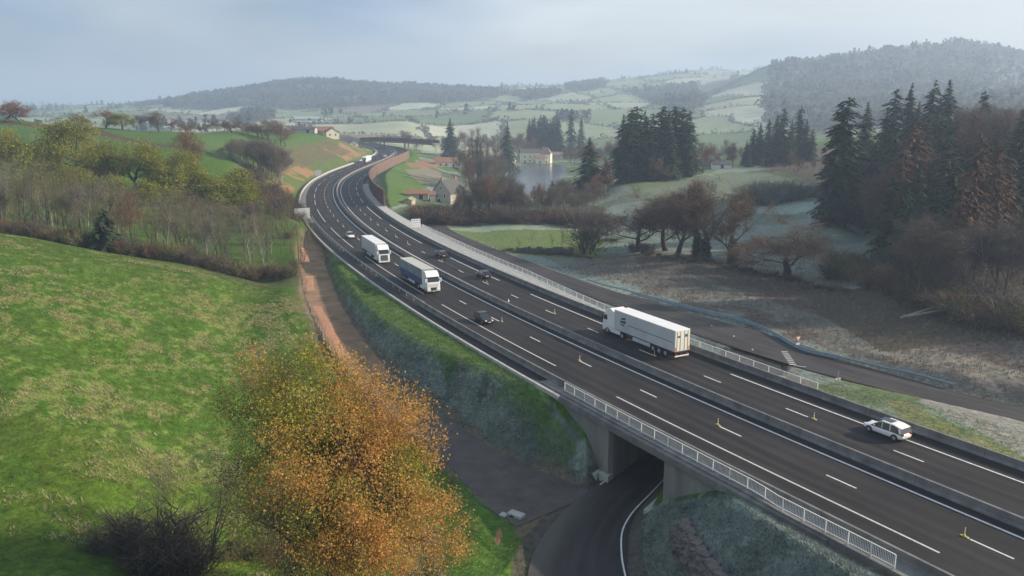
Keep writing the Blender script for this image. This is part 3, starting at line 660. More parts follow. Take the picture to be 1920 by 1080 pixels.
# pale concrete gutter and parapet round the outside of the bend
t_ = lambda a, b: (lambda s: np.interp(s, [300, 318, 335, 700], [a, a, b, b]))
g1 = profile('concrete_gutter', sr(285, END, 4), [(lambda s: -np.interp(s, [285, 300, 360, 420, 700], [9.35, 9.5, 9.0, 8.4, 8.4]), -0.45), (lambda s: -np.interp(s, [285, 300, 360, 420, 700], [9.35, 9.5, 9.0, 8.4, 8.4]), 0.06), (-7.15, 0.03), (-7.15, -0.45)], M['concrete']); tag(g1, None, None, None, 'structure')
g2 = profile('parapet', sr(305, END, 4), [(lambda s: -np.interp(s, [300, 360, 420, 700], [9.9, 9.6, 9.0, 9.0]), -0.4), (lambda s: -np.interp(s, [300, 360, 420, 700], [9.9, 9.6, 9.0, 9.0]), 0.75), (lambda s: -np.interp(s, [300, 360, 420, 700], [9.5, 9.2, 8.6, 8.6]), 0.75), (lambda s: -np.interp(s, [300, 360, 420, 700], [9.5, 9.2, 8.6, 8.6]), -0.4)], M['pale_concrete'])
tag(g2, 'pale concrete parapet round the outer side of the bend', 'parapet')
# pale service walkway behind the far barrier
fo = lambda s: np.interp(s, [0, 130, 152, 186, 240, 320, 335, 700], [17.3, 17.3, 18.3, 20.6, 21.2, 20.0, 19.9, 19.9])
g3 = profile('concrete_walkway', sr(8, 420, 4), [(16.36, -0.45), (16.36, 0.16), (fo, 0.16), (fo, -0.9)], M['pale_concrete']); tag(g3, None, None, None, 'structure')

# steel guardrail beside the near carriageway
gr = thing('guardrail', 'steel guardrail on posts along the near side beside the grass bank', 'guardrail')
gs0, gs1 = bar_a - 1, 296
profile('rail', sr(gs0, gs1, 4), [(-6.98, 0.46), (-6.90, 0.54), (-6.96, 0.60), (-6.90, 0.66), (-6.98, 0.78), (-7.06, 0.78), (-7.06, 0.46)], M['galv'], gr)
for s in np.arange(gs0 + 1, gs1, 4.0):
    p = fr(s, -7.14); a = heading(s); k = MB(); k.box(-.06, -.05, -.2, .06, .05, .74); k.box(-.05, -.05, .48, .05, .18, .72)
    q = k.build('post', M['galv'], gr); q.location = p; q.rotation_euler = (0, 0, a - pi)
# railings
def railing(name, label, s0, s1, cf, z0, h, step=2.0, m=None, bal=0.14, post=True, zf=None):
    t = thing(name, label, 'railing', tuple(fr(s0, float(cf(np.array([s0]))[0]), z0)))
    org = np.array(t.location)
    def swept(nm, prof):
        o = profile(nm, sr(s0, s1, 1.5), prof, m, t); o.location = -Vector(org)
    d = 0.035
    swept('handrail', [(lambda s: cf(s) - d, z0 + h - .05), (lambda s: cf(s) - d, z0 + h), (lambda s: cf(s) + d, z0 + h), (lambda s: cf(s) + d, z0 + h - .05)])
    swept('bottom_rail', [(lambda s: cf(s) - .025, z0 + .12), (lambda s: cf(s) - .025, z0 + .17), (lambda s: cf(s) + .025, z0 + .17), (lambda s: cf(s) + .025, z0 + .12)])
    for s in np.arange(s0, s1 + .01, step):
        a = heading(s); k = MB(); k.box(-.04, -.03, 0, .04, .03, h - .05)
        q = k.build('post', m, t); q.location = Vector(fr(s, float(cf(np.array([s]))[0]), z0)) - Vector(org); q.rotation_euler = (0, 0, a)
    k = MB()
    for s in np.arange(s0 + bal, s1, bal):
        p = fr(s, float(cf(np.array([s]))[0]), z0) - org; k.box(p[0] - .013, p[1] - .013, p[2] + .15, p[0] + .013, p[1] + .013, p[2] + h - .04)
    k.build('balusters', m, t)
    return t
railing('bridge_railing', 'pale metal railing on the near edge of the bridge over the lower road', s_at(1680, 1040, 1.3)[0], s_at(1063, 716, 1.3)[0], lambda s: -np.interp(s, [70, 91.5, 93.2, 98, 130], [8.95, 8.95, 8.55, 8.50, 8.35]), 0.22, 1.1, 2.0, M['rail_white'])
railing('roadside_railing', 'long pale metal railing behind the far barrier beside the service road', s_at(1534, 717, 1.3)[0], 262, lambda s: fo(s) - 0.15, 0.16, 1.1, 2.5, M['rail_white'], 0.16)

# ---------------------------------------------------------------- the bridge over the lower road
br = thing('motorway_bridge', 'concrete bridge carrying the motorway over the lower road', 'bridge', tuple(fr(109, 4, 0)))
borg = Vector(br.location)
def bpart(o): o.location = -borg; o.parent = br; return o
bpart(profile('deck_slab', sr(91, 132, 2), [(-9.2, -0.95), (-9.2, -0.30), (-8.7, -0.06), (-7.6, -0.05), (17.4, -0.05), (17.4, -0.95)], M['dark_concrete'], br))
bpart(profile('cornice', sr(86, 128.5, 2), [(-9.45, -0.62), (-9.45, -0.05), (-9.3, 0.0), (-9.0, 0.0), (-9.0, -0.2), (-9.22, -0.3), (-9.22, -0.62)], M['concrete'], br))
bpart(profile('edge_walkway', sr(76, 127, 2), [(lambda s: -np.interp(s, [76, 92, 93, 130], [9.3, 9.3, 9.0, 9.0]), -0.5), (lambda s: -np.interp(s, [76, 92, 93, 130], [9.3, 9.3, 9.0, 9.0]), 0.2), (-7.62, 0.2), (-7.62, -0.5)], M['concrete'], br))
bpart(profile('cornice', sr(100, 134, 2), [(17.4, -0.6), (17.4, 0.1), (17.8, 0.1), (17.8, -0.6)], M['concrete'], br))
# abutments follow the lower road, which crosses at a slant
def wall_between(a, b, z0, z1, th, name, m, z1b=None, z0b=None):
    a = np.array(a[:2], float); b = np.array(b[:2], float); d = (b - a) / np.hypot(*(b - a)); n = np.array([-d[1], d[0]]) * th
    z1b = z1 if z1b is None else z1b; z0b = z0 if z0b is None else z0b
    V = [(*a, z0), (*b, z0b), (*(b + n), z0b), (*(a + n), z0), (*a, z1), (*b, z1b), (*(b + n), z1b), (*(a + n), z1)]
    k = MB(); k.add(V, [(0, 3, 2, 1), (4, 5, 6, 7), (0, 1, 5, 4), (1, 2, 6, 5), (2, 3, 7, 6), (3, 0, 4, 7)])
    return k.build(name, m, br)
LcN = fr(113.2, -8.25)[:2]; RcN = fr(104.4, -8.25)[:2]
dirv = np.array([0.60, 0.80]); LcF = LcN + dirv * 31.5; RcF = RcN + dirv * 31.5
o = wall_between(LcN, LcF, -8, -0.96, 0.9, 'abutment', M['dark_concrete']); o.location = -borg
o = wall_between(RcF, RcN, -8, -0.96, 0.9, 'abutment', M['dark_concrete']); o.location = -borg
o = wall_between(fr(128, -8.22), LcN + np.array([-.002, 0]), -8, -0.97, -0.7, 'wing_wall', M['dark_concrete']); o.location = -borg
o = wall_between(RcN + np.array([.002, 0]), fr(90, -8.22), -8, -0.97, -0.7, 'wing_wall', M['dark_concrete']); o.location = -borg

# ---------------------------------------------------------------- lower road, service road, track
def ribbon(name, pl, dz, m, wl=1.0, wr=None, lift=None):
    wr = wl if wr is None else wr
    d = np.gradient(pl[:, :2], axis=0); d /= np.hypot(*d.T)[:, None]; n = np.stack([d[:, 1], -d[:, 0]], 1)
    ks = np.linspace(-wl, wr, 7); V = []; UV = []; ln = np.r_[0, np.cumsum(np.hypot(*np.diff(pl[:, :2], axis=0).T))]
    for k in ks: V.append(np.stack([pl[:, 0] + n[:, 0] * k * pl[:, 3], pl[:, 1] + n[:, 1] * k * pl[:, 3], pl[:, 2] + dz + 0 * ln], 1)); UV.append(np.stack([ln, k * pl[:, 3]], 1))
    V = np.stack(V, 1).reshape(-1, 3); UV = np.stack(UV, 1).reshape(-1, 2); q = np.arange(len(V)).reshape(len(pl), len(ks))
    F = np.stack([q[:-1, :-1], q[:-1, 1:], q[1:, 1:], q[1:, :-1]], -1).reshape(-1, 4)
    o = mesh_np(name, V, np.ascontiguousarray(F), m); l = o.data.uv_layers.new(name='road'); li = np.zeros(len(o.data.loops), np.int32); o.data.loops.foreach_get("vertex_index", li); l.data.foreach_set("uv", UV[li].astype(np.float32).ravel())
    return tag(o, None, None, None, 'structure')
def draped(name, pl, m, lift, wob=0.5, cols=13, cut=None):
    t = np.linspace(0, len(pl) - 1, len(pl) * 5); q = np.stack([np.interp(t, range(len(pl)), pl[:, k]) for k in range(4)], 1)
    d = np.gradient(q[:, :2], axis=0); d /= np.hypot(*d.T)[:, None]; n = np.stack([d[:, 1], -d[:, 0]], 1); ks = np.linspace(-1, 1, cols)
    xs = []; ys = []
    for k in ks:
        w = q[:, 3] * k + np.sign(k) * (abs(k) > .9) * fbm(q[:, 0] / 2.0 + 7 * np.sign(k), q[:, 1] / 2.0, 81, 3) * wob * 2
        xs.append(q[:, 0] + n[:, 0] * w); ys.append(q[:, 1] + n[:, 1] * w)
    xs = np.stack(xs, 1).ravel(); ys = np.stack(ys, 1).ravel(); zs = height(xs, ys) + lift
    qi = np.arange(len(xs)).reshape(len(q), cols); F = np.stack([qi[:-1, :-1], qi[:-1, 1:], qi[1:, 1:], qi[1:, :-1]], -1).reshape(-1, 4)
    return tag(mesh_np(name, np.stack([xs, ys, zs], 1), np.ascontiguousarray(F), m, smooth=True), None, None, None, 'structure')
iT = int(np.argmin(np.abs(TRACK[:, 1] - 104)))
DIRT = mat('track_earth', (0.19, 0.135, 0.08), 0.3, 0.25, 0.95, 0.04, 5, col2=(0.34, 0.20, 0.11))
o = draped('dirt_track', TRACK[:iT + 1], DIRT, 0.07); o['label'] = 'brown earth track at the foot of the motorway bank'
o = draped('gravel_track', TRACK[iT:], GRAVEL, 0.075); o['label'] = 'dark brown gravel track joining the lower road'
RED = mat('red_earth', (0.40, 0.20, 0.115), 0.2, 0.8, 0.95, 0.04, 6)
for pts in ([(566, 466), (578, 466), (579, 493), (568, 493)], [(571, 518), (586, 518), (588, 546), (578, 547)], [(583, 574), (603, 575), (622, 610), (640, 650), (652, 680), (636, 668), (612, 630)]):
    pg = np.array([G(*p)[:2] for p in pts]); c0 = pg.mean(0); ring = np.array([p for a_, b_ in zip(pg, np.roll(pg, -1, 0)) for p in (a_, a_ * .67 + b_ * .33, a_ * .33 + b_ * .67)])
    ring = ring + (R.rand(*ring.shape) - .5) * 0.5; mid = (ring + c0) / 2; A_ = np.vstack([[c0], mid, ring]); k = len(ring)
    A3 = np.column_stack([A_, height(A_[:, 0], A_[:, 1]) + np.r_[[0.13] * (k + 1), [0.09] * k]])
    F = [(0, 1 + i, 1 + (i + 1) % k) for i in range(k)] + [(1 + i, 1 + k + i, 1 + k + (i + 1) % k, 1 + (i + 1) % k) for i in range(k)]
    tag(mesh_np('bare_earth', A3, F, RED), 'patch of bare red earth beside the track', None, None, 'structure')
lower = ribbon('lower_road', UNDER, 0.06, ASPH2, 0.98); lower['label'] = 'dark asphalt road passing under the motorway bridge'
serv = ribbon('service_road', SERVICE, 0.045, asphalt('service_asphalt', 0.040, (1.0, 0.93, 0.92)), 0.98); serv['label'] = 'brown grey service road beyond the far railing'
def line_on(parent, pts, w, z, m, name='edge_marking'):
    """painted line through world points (x, y)"""
    pl = poly([(p[0], p[1], 0) for p in pts], 6); d = np.gradient(pl[:, :2], axis=0); d /= np.hypot(*d.T)[:, None]; n = np.stack([-d[:, 1], d[:, 0]], 1) * w / 2
    zz_ = z if not callable(z) else z(pl)
    A = np.concatenate([pl[:, :2] + n, np.broadcast_to(np.reshape(zz_, (-1, 1)), (len(pl), 1))], 1); B = np.concatenate([pl[:, :2] - n, np.broadcast_to(np.reshape(zz_, (-1, 1)), (len(pl), 1))], 1)
    k = len(pl); return mesh_np(name, np.concatenate([A, B]), [(i, k + i, k + i + 1, i + 1) for i in range(k - 1)], m, parent)
def zunder(pl): d_, a_, s_ = dist_poly(pl[:, 0], pl[:, 1], UNDER); return a_[:, 0] + 0.085
line_on(lower, [P(1125, 910, -6.9), P(1165, 880, -6.9), P(1207, 849, -6.8)], 0.16, zunder, M['line'])
line_on(lower, [P(1173, 1085, -7.2), P(1166, 1050, -7.2), P(1165, 1010, -7.1), P(1172, 985, -7.05), P(1190, 958, -7.0), P(1222, 925, -6.95), P(1252, 893, -6.85)], 0.15, zunder, M['line'])
ks = MB()
for t in np.linspace(0, 1, 8)[:-1]:
    a = P(1471 + t * 18, 660 + t * 27, -4.85); ks.box(a[0] - .5, a[1] - .16, 0, a[0] + .5, a[1] + .16, .004)
ks.build('give_way_marking', M['line'], serv).location = (0, 0, -4.83)
line_on(serv, [P(1488, 686, -4.85), P(1500, 687, -4.85), P(1512, 688.5, -4.85)], 0.15, -4.82, M['line'])

# ---------------------------------------------------------------- the air
def haze():
    m = bpy.data.materials.new('haze'); m.use_nodes = True; nt = m.node_tree
    for n in list(nt.nodes): nt.nodes.remove(n)
    out = nt.nodes.new("ShaderNodeOutputMaterial"); v = nt.nodes.new("ShaderNodeVolumePrincipled")
    v.inputs['Color'].default_value = HAZE_COL; v.inputs['Density'].default_value = HAZE_D; v.inputs['Anisotropy'].default_value = 0.28
    nt.links.new(v.outputs[0], out.inputs['Volume'])
    zmin = float(Z.min()) - 1.5; zmax = max(float(Z.max()), 60) + 28
    k = MB(); k.box(-12600, -300, zmin, 12600, 12600, zmax)
    o = k.build('haze', m); tag(o, 'thin morning haze in the air over the valley', 'haze', None, 'stuff'); return o
HAZE_COL = (0.58, 0.73, 0.95, 1); HAZE_D = 0.00033
# ---------------------------------------------------------------- trees
BARK = mat('bark', (0.085, 0.070, 0.055), 0.3, 3, 0.95)
BARK_PALE = mat('pale_bark', (0.26, 0.235, 0.20), 0.3, 3, 0.95)
BARK_DARK = mat('dark_bark', (0.050, 0.040, 0.033), 0.3, 3, 0.95)
def leafmat(name, c1, c2, scale=0.25, rough=0.85, var=0.3, tl=0.0):
    m = mat(name, c1, var, scale, rough, col2=c2, spec=0.2, detail=6)
    if tl: translucent(m, tl)
    return m
def translucent(m, k):
    nt = m.node_tree; b = nt.nodes['Principled BSDF']; out = [n for n in nt.nodes if n.type == 'OUTPUT_MATERIAL'][0]
    t = nt.nodes.new('ShaderNodeBsdfTranslucent'); mx = nt.nodes.new('ShaderNodeMixShader'); mx.inputs[0].default_value = k
    nt.links.new(b.inputs['Base Color'].links[0].from_socket, t.inputs['Color']); nt.links.new(b.outputs[0], mx.inputs[1]); nt.links.new(t.outputs[0], mx.inputs[2]); nt.links.new(mx.outputs[0], out.inputs['Surface'])
T_BROWN = leafmat('brown_twigs', (0.115, 0.075, 0.052), (0.21, 0.13, 0.08))
T_RUST = leafmat('rust_leaves', (0.14, 0.085, 0.050), (0.26, 0.145, 0.075))
T_GREY = leafmat('grey_twigs', (0.115, 0.100, 0.082), (0.20, 0.17, 0.135))
T_OLIVE = leafmat('olive_twigs', (0.115, 0.120, 0.050), (0.22, 0.20, 0.09))
T_PLUM = leafmat('plum_twigs', (0.080, 0.064, 0.054), (0.14, 0.11, 0.088))
T_GREEN = leafmat('yellow_green_leaves', (0.13, 0.19, 0.022), (0.36, 0.34, 0.04), 0.30, tl=.35)
T_SPR = leafmat('spruce_needles', (0.024, 0.052, 0.026), (0.070, 0.110, 0.050), 0.35)
T_SPR2 = leafmat('fir_needles', (0.018, 0.040, 0.022), (0.055, 0.085, 0.042), 0.35)
T_LARCH = leafmat('larch_needles', (0.10, 0.062, 0.040), (0.19, 0.105, 0.058), 0.3)
T_IVY = leafmat('ivy', (0.025, 0.042, 0.018), (0.05, 0.075, 0.03), 1.0)
T_FROSTB = leafmat('frosted_twigs', (0.14, 0.15, 0.135), (0.26, 0.28, 0.25))
T_POP = leafmat('poplar_twigs', (0.15, 0.12, 0.095), (0.24, 0.195, 0.15))

class Seg:
    """limb skeleton grown recursively; keeps tubes and the twig-bearing tips"""
    def __init__(s, seed): s.r = np.random.RandomState(seed); s.v = []; s.f = []; s.tips = []
    def tube(s, pts, rads, n=5):
        pts = np.array(pts); b = len(s.v)
        for i, (p, rd) in enumerate(zip(pts, rads)):
            d = pts[min(i + 1, len(pts) - 1)] - pts[max(i - 1, 0)]; d /= np.linalg.norm(d) + 1e-9
            u = np.cross(d, [0.3, 0.1, 1.0]); u /= np.linalg.norm(u) + 1e-9; w = np.cross(d, u)
            for k in range(n): t = 2 * pi * k / n; s.v.append(p + (u * cos(t) + w * sin(t)) * rd)
        for i in range(len(pts) - 1):
            for k in range(n): s.f.append((b + i * n + k, b + i * n + (k + 1) % n, b + (i + 1) * n + (k + 1) % n, b + (i + 1) * n + k))
    def limb(s, p, d, ln, r0, lvl, spec):
        r = s.r; n = 4 if lvl == 0 else 3; pts = [p]; rads = [r0]; q = np.array(p, float); d = np.array(d, float)
        for i in range(n):
            d = d + r.normal(0, spec['wob'], 3) + np.array([0, 0, spec['up'] * (0.5 if lvl == 0 else 1)]); d /= np.linalg.norm(d)
            q = q + d * ln / n; pts.append(q.copy()); rads.append(r0 * (1 - 0.72 * (i + 1) / n) if lvl < spec['lv'] else r0 * (1 - .9 * (i + 1) / n))
        if r0 > spec.get('rmin', 0.02): s.tube(pts, rads, 6 if lvl == 0 else (5 if lvl == 1 else 4) if r0 > .06 else 3)
        if lvl >= spec['lv']:
            for i in range(1, n + 1): s.tips.append((pts[i], d, lvl))
            return
        nb = spec['nb'][lvl]
        for k in range(nb):
            t = 0.30 + 0.70 * (k + r.rand()) / nb if lvl else spec['fork'] + (1 - spec['fork']) * (k + r.rand() * .8) / nb
            t = min(t, .99); i = min(int(t * n), n - 1); u = t * n - i; o = pts[i] * (1 - u) + pts[i + 1] * u; rr = rads[i] * (1 - u) + rads[i + 1] * u
            a = r.rand() * 2 * pi; sp = spec['spread'] * (0.75 + 0.5 * r.rand()); ax = pts[i + 1] - pts[i]; ax = ax / np.linalg.norm(ax)
            u1 = np.cross(ax, [0.2, 0.3, 1.0]); u1 /= np.linalg.norm(u1); u2 = np.cross(ax, u1)
            nd = ax * cos(sp) + (u1 * cos(a) + u2 * sin(a)) * sin(sp)
            s.limb(o, nd, ln * spec['ratio'] * (0.75 + 0.5 * r.rand()) * (1.15 - 0.45 * t if lvl == 0 else 1), max(rr * 0.62, .012), lvl + 1, spec)
        s.limb(pts[-1], d, ln * spec['ratio'] * .8, rads[-1] * .9, lvl + 1, spec)
def slivers(tips, r, per, ln, wd, droop=0.0, spread=0.9, mind=None):
    """long thin twig triangles leaving the branch ends"""
    T = np.array([t[0] for t in tips]); Dd = np.array([t[1] for t in tips]); n = len(T) * per
    i = np.repeat(np.arange(len(T)), per); d = Dd[i] + r.normal(0, spread, (n, 3)) + [0, 0, -droop]; d /= np.linalg.norm(d, axis=1)[:, None]
    o = T[i] + r.normal(0, ln * .22, (n, 3)); l = ln * (0.5 + r.rand(n)); s_ = np.cross(d, r.normal(0, 1, (n, 3))); s_ /= np.linalg.norm(s_, axis=1)[:, None] + 1e-9
    w = (wd * (0.6 + .8 * r.rand(n)))[:, None]; V = np.stack([o - s_ * w / 2, o + s_ * w / 2, o + d * l[:, None]], 1).reshape(-1, 3)
    return V, np.arange(n * 3).reshape(-1, 3)
def leaves(tips, r, per, size, rad_, asp=0.6):
    T = np.array([t[0] for t in tips]); n = len(T) * per; i = np.repeat(np.arange(len(T)), per)
    o = T[i] + r.normal(0, rad_, (n, 3)); a = r.normal(0, 1, (n, 3)); a /= np.linalg.norm(a, axis=1)[:, None]; b = np.cross(a, r.normal(0, 1, (n, 3))); b /= np.linalg.norm(b, axis=1)[:, None] + 1e-9
    s_ = (size * (0.6 + 0.8 * r.rand(n)))[:, None]; V = np.stack([o - a * s_ / 2, o + b * s_ * asp / 2, o + a * s_ / 2, o - b * s_ * asp / 2], 1).reshape(-1, 3)
    return V, np.arange(n * 4).reshape(-1, 4)
def join(parts):
    V = []; F = []; b = 0
    for v, f in parts: V.append(v); F.append(f + b); b += len(v)
    F3 = [f for f in F if f.shape[1] == 3]; F4 = [f for f in F if f.shape[1] == 4]; out = []
    if F3: out.append(np.concatenate(F3))
    if F4: out.append(np.concatenate(F4))
    return np.concatenate(V), out
BROAD = dict(wob=.13, up=.06, lv=3, nb=[7, 4, 3], spread=.85, ratio=.62, fork=.32, rmin=.02)
SLIM = dict(wob=.08, up=.07, lv=2, nb=[10, 4], spread=.55, ratio=.36, fork=.22, rmin=.012)
VASE = dict(wob=.10, up=.10, lv=3, nb=[6, 4, 3], spread=.55, ratio=.66, fork=.18, rmin=.02)
def make_tree(key, seed, H, spec, trunk_l, r0, twig=None, leaf=None, bark=None, twm=None, lean=(0, 0), lfm=None, ivy=0):
    """unit tree of height about H; stored hidden until placed"""
    s = Seg(seed); s.limb(np.zeros(3) - [0, 0, .4], (lean[0], lean[1], 1), trunk_l, r0, 0, spec)
    parts = []
    if twig: parts.append(slivers(s.tips, s.r, *twig))
    tv = np.array(s.v); zs = max(tv[:, 2].max(), parts[0][0][:, 2].max() if parts else 0)
    k = H / zs; crown = []
    if parts: v, f = join(parts); crown.append((v * k, f, twm))
    if leaf: v, f = join([leaves(s.tips, s.r, *leaf)]); crown.append((v * k, f, lfm))
    md = {'trunk': me_of('trunk', tv * k, s.f, bark or BARK), 'H': H}
    if len(crown) == 1: md['crown'] = me_of('crown', crown[0][0], crown[0][1], crown[0][2])
    else:
        v0, f0, m0 = crown[0]; v1, f1, m1 = crown[1]; V = np.concatenate([v0, v1]); F = f0 + [f + len(v0) for f in f1]
        fm = [0] * sum(len(f) for f in f0) + [1] * sum(len(f) for f in f1); md['crown'] = me_of('crown', V, F, [m0, m1], fm)
    if ivy:
        r = s.r; n = 520; h = r.rand(n) ** .8 * ivy; a = r.rand(n) * 2 * pi; h = h * (0.55 + .45 * np.cos(a * 1.5) ** 2); rr = (0.25 + .75 * r.rand(n)) * (1.15 - .75 * (h / ivy)) * H / 26
        tips = [((cos(a[i]) * rr[i], sin(a[i]) * rr[i], h[i]), 0, 0) for i in range(n)]; v, f = leaves(tips, r, 4, .36, .22); md['ivy'] = me_of('ivy', v, [f], T_IVY)
    return md
def me_of(name, V, F, mats, fm=None):
    o = mesh_np(name, V, F, mats, None, fm); me = o.data; bpy.data.objects.remove(o); return me
def conifer(key, seed, H, rad_, m, bark, droop=0.35, dens=1.0, gap=0.0, topshape=1.0, base=0.06, layer=None, blunt=0.0, fs=1.0):
    """whorls of drooping boughs, each a ragged fan of needle sprays"""
    r = np.random.RandomState(seed); s = Seg(seed); s.tube([(0, 0, -.5), (0, 0, H * .5), (0, 0, H * .97)], [H * .014, H * .009, .02], 6)
    V = []; F = []; z = H * base; b = 0
    while z < H * .985:
        t = 1 - z / H; R0 = rad_ * (t ** topshape) * (1 + blunt * (t > .25)) * (0.75 + .5 * r.rand()) + .15
        nb = max(4, int((5 + 7 * t) * dens))
        for k in range(nb):
            if r.rand() < gap: continue
            a = r.rand() * 2 * pi; L_ = R0 * (0.62 + .55 * r.rand()); dz = -droop * L_ * (0.6 + .8 * r.rand()); up = .12 * L_
            nn = max(2, int(L_ / .75)); o0 = np.array([0, 0, z + r.normal(0, .25)])
            for j in range(nn):
                u = (j + .6) / nn; c = o0 + np.array([cos(a) * L_ * u, sin(a) * L_ * u, up * sin(u * pi) + dz * u * u]); wdt = (0.45 + .55 * (1 - u)) * (0.5 + L_ * .16) * fs; ln = L_ / nn * 1.5 * (fs + .2 if fs < 1 else 1)
                for q in range(2):
                    da = a + r.normal(0, .55); d = np.array([cos(da), sin(da), -.25 - .5 * r.rand()]); d /= np.linalg.norm(d); sd_ = np.cross(d, [r.normal(0, .35), r.normal(0, .35), 1]); sd_ /= np.linalg.norm(sd_)
                    V += [c - d * ln * .4, c + sd_ * wdt * (.5 + .4 * r.rand()), c + d * ln * (.7 + .5 * r.rand()), c - sd_ * wdt * (.5 + .4 * r.rand())]; F.append((b, b + 1, b + 2, b + 3)); b += 4
        z += (layer or H * .022) * (0.7 + .6 * r.rand())
    for k in range(5): V += [np.array([0, 0, H * (.94 + .012 * k)]), np.array([r.normal(0, .18), r.normal(0, .18), H * (.93 + .012 * k)]), np.array([0, 0, H * 1.0])]; F.append((b, b + 1, b + 2)); b += 3
    return {'trunk': me_of('trunk', np.array(s.v), s.f, bark), 'crown': me_of('crown', np.array(V), F, m), 'H': H}
def bush(key, seed, H, rad_, m, n=700, tw=.05, bark=BARK_DARK):
    s = Seg(seed); r = s.r
    for k in range(9):
        a = r.rand() * 2 * pi; e = r.rand(); p = np.array([cos(a), sin(a), 0]) * rad_ * .25 * e; d = np.array([cos(a) * e * rad_ * .7, sin(a) * e * rad_ * .7, H * .75])
        pts = [p, p + d * .5 + r.normal(0, .1, 3), p + d]; s.tube(pts, [.05, .035, .015], 3)
        for q in np.linspace(.25, 1, 6): s.tips.append((p + d * q, d / np.linalg.norm(d), 0))
    v, f = slivers(s.tips, r, n // len(s.tips), H * .42, tw, 0, .75); v[:, 2] = np.maximum(v[:, 2], 0.02)
    return {'trunk': me_of('stems', np.array(s.v), s.f, bark), 'crown': me_of('crown', v, [f], m), 'H': H}
K = {}
for i in range(4): K['oak%d' % i] = make_tree('o', 100 + i, 18, BROAD, 11, .62, twig=(17, 1.7, .055), twm=[T_BROWN, T_RUST, T_BROWN, T_GREY][i], bark=BARK_DARK)
for i in range(2): K['ivyoak%d' % i] = make_tree('o', 110 + i, 20, VASE, 12, .55, twig=(17, 1.7, .055), twm=T_BROWN, bark=BARK_DARK, ivy=6.5)
for i in range(3): K['green%d' % i] = make_tree('o', 120 + i, 16, BROAD, 9.5, .6, twig=(4, 1.3, .05), twm=T_BROWN, bark=BARK_DARK, leaf=(22, .40, .90), lfm=T_GREEN)
for i in range(5): K['slim%d' % i] = make_tree('s', 130 + i, 14, SLIM, 12, .14, twig=(6, 1.2, .028), twm=[T_OLIVE, T_GREY, T_OLIVE, T_GREY, T_OLIVE][i], bark=[BARK, BARK_PALE, BARK, BARK, BARK_DARK][i])
for i in range(4): K['bare%d' % i] = make_tree('b', 140 + i, 16, VASE, 10, .30, twig=(11, 1.5, .050), twm=[T_BROWN, T_PLUM, T_GREY, T_RUST][i], bark=[BARK, BARK, BARK_PALE, BARK][i])
K['pop0'] = make_tree('p', 150, 22, dict(wob=.03, up=.22, lv=2, nb=[26, 3], spread=.32, ratio=.16, fork=.08, rmin=.012), 22, .28, twig=(7, 1.6, .045), twm=T_POP, bark=BARK)
for i in range(4): K['spruce%d' % i] = conifer('c', 160 + i, 28, 5.2, [T_SPR, T_SPR2][i % 2], BARK_DARK, droop=[.42, .3, .5, .36][i], dens=[1.3, 1.0, 1.4, 1.1][i], topshape=[.85, .6, 1.0, .7][i], gap=[0, .15, .05, .2][i], fs=.8)
for i in range(2): K['fir%d' % i] = conifer('c', 170 + i, 33, 5.0, T_SPR2, BARK_DARK, droop=.30, dens=1.4, topshape=.30, gap=.28, base=.03, fs=.8)
for i in range(2): K['larch%d' % i] = conifer('l', 180 + i, 26, 5.5, T_LARCH, BARK_PALE, droop=.05, dens=1.5, topshape=.55, gap=.30, base=.30, layer=.36, fs=.5)
for i in range(4): K['bush%d' % i] = bush('b', 190 + i, 3.2, 2.4, [T_PLUM, T_OLIVE, T_BROWN, T_FROSTB][i])
K['scrubtree'] = make_tree('q', 211, 10, dict(VASE, nb=[8, 5, 3]), 7, .16, twig=(4, .8, .018), twm=T_GREY, bark=BARK_DARK)
K['greenbush'] = make_tree('g', 205, 7, dict(BROAD, fork=.1), 4, .18, twig=(3, .9, .03), twm=T_OLIVE, bark=BARK_DARK, leaf=(11, .36, .6), lfm=T_GREEN)
K['cedar'] = conifer('c', 199, 9, 2.6, T_SPR2, BARK_DARK, droop=.2, dens=1.3, topshape=.6, layer=.35)
def plant(kind, name, x, y, h, label, cat='tree', group=None, rz=None, wide=1.0, z=None):
    md = K[kind]; k = h / md['H']; z = hz(x, y) if z is None else z
    t = thing(name, label, cat, (x, y, z - .1), rng.random() * 2 * pi if rz is None else rz, group)
    t.scale = (k * wide, k * wide, k)
    for nm in ('trunk', 'crown', 'ivy'):
        if nm in md: o = bpy.data.objects.new(md[nm].name.split('.')[0], md[nm]); link(o); o.parent = t
    return t
def at_d(px, d):
    z = 0
    for _ in range(6): x = (px - 960) / FOC * (d * CP - (z - CAMH) * SP); z = hz(x, d)
    return x, z
def gpy(px, d):
    x, z = at_d(px, d); dep = d * CP - (z - CAMH) * SP; v = d * SP + (z - CAMH) * CP
    return 540 - FOC * v / dep
def tree_at(kind, name, px, d, top, label, group=None, wide=1.0, cat='tree', rz=None):
    x, z = at_d(px, d); h = max(top_z(x, d, top) - z, 1.5)
    return plant(kind, name, x, d, h, label, cat, group, rz, wide, z)
def tree_px(kind, name, px, py, top, label, group=None, wide=1.0, cat='tree', rz=None):
    p = G(px, py); h = max(top_z(p[0], p[1], top) - p[2], 1.0)
    return plant(kind, name, p[0], p[1], h, label, cat, group, rz, wide, p[2])

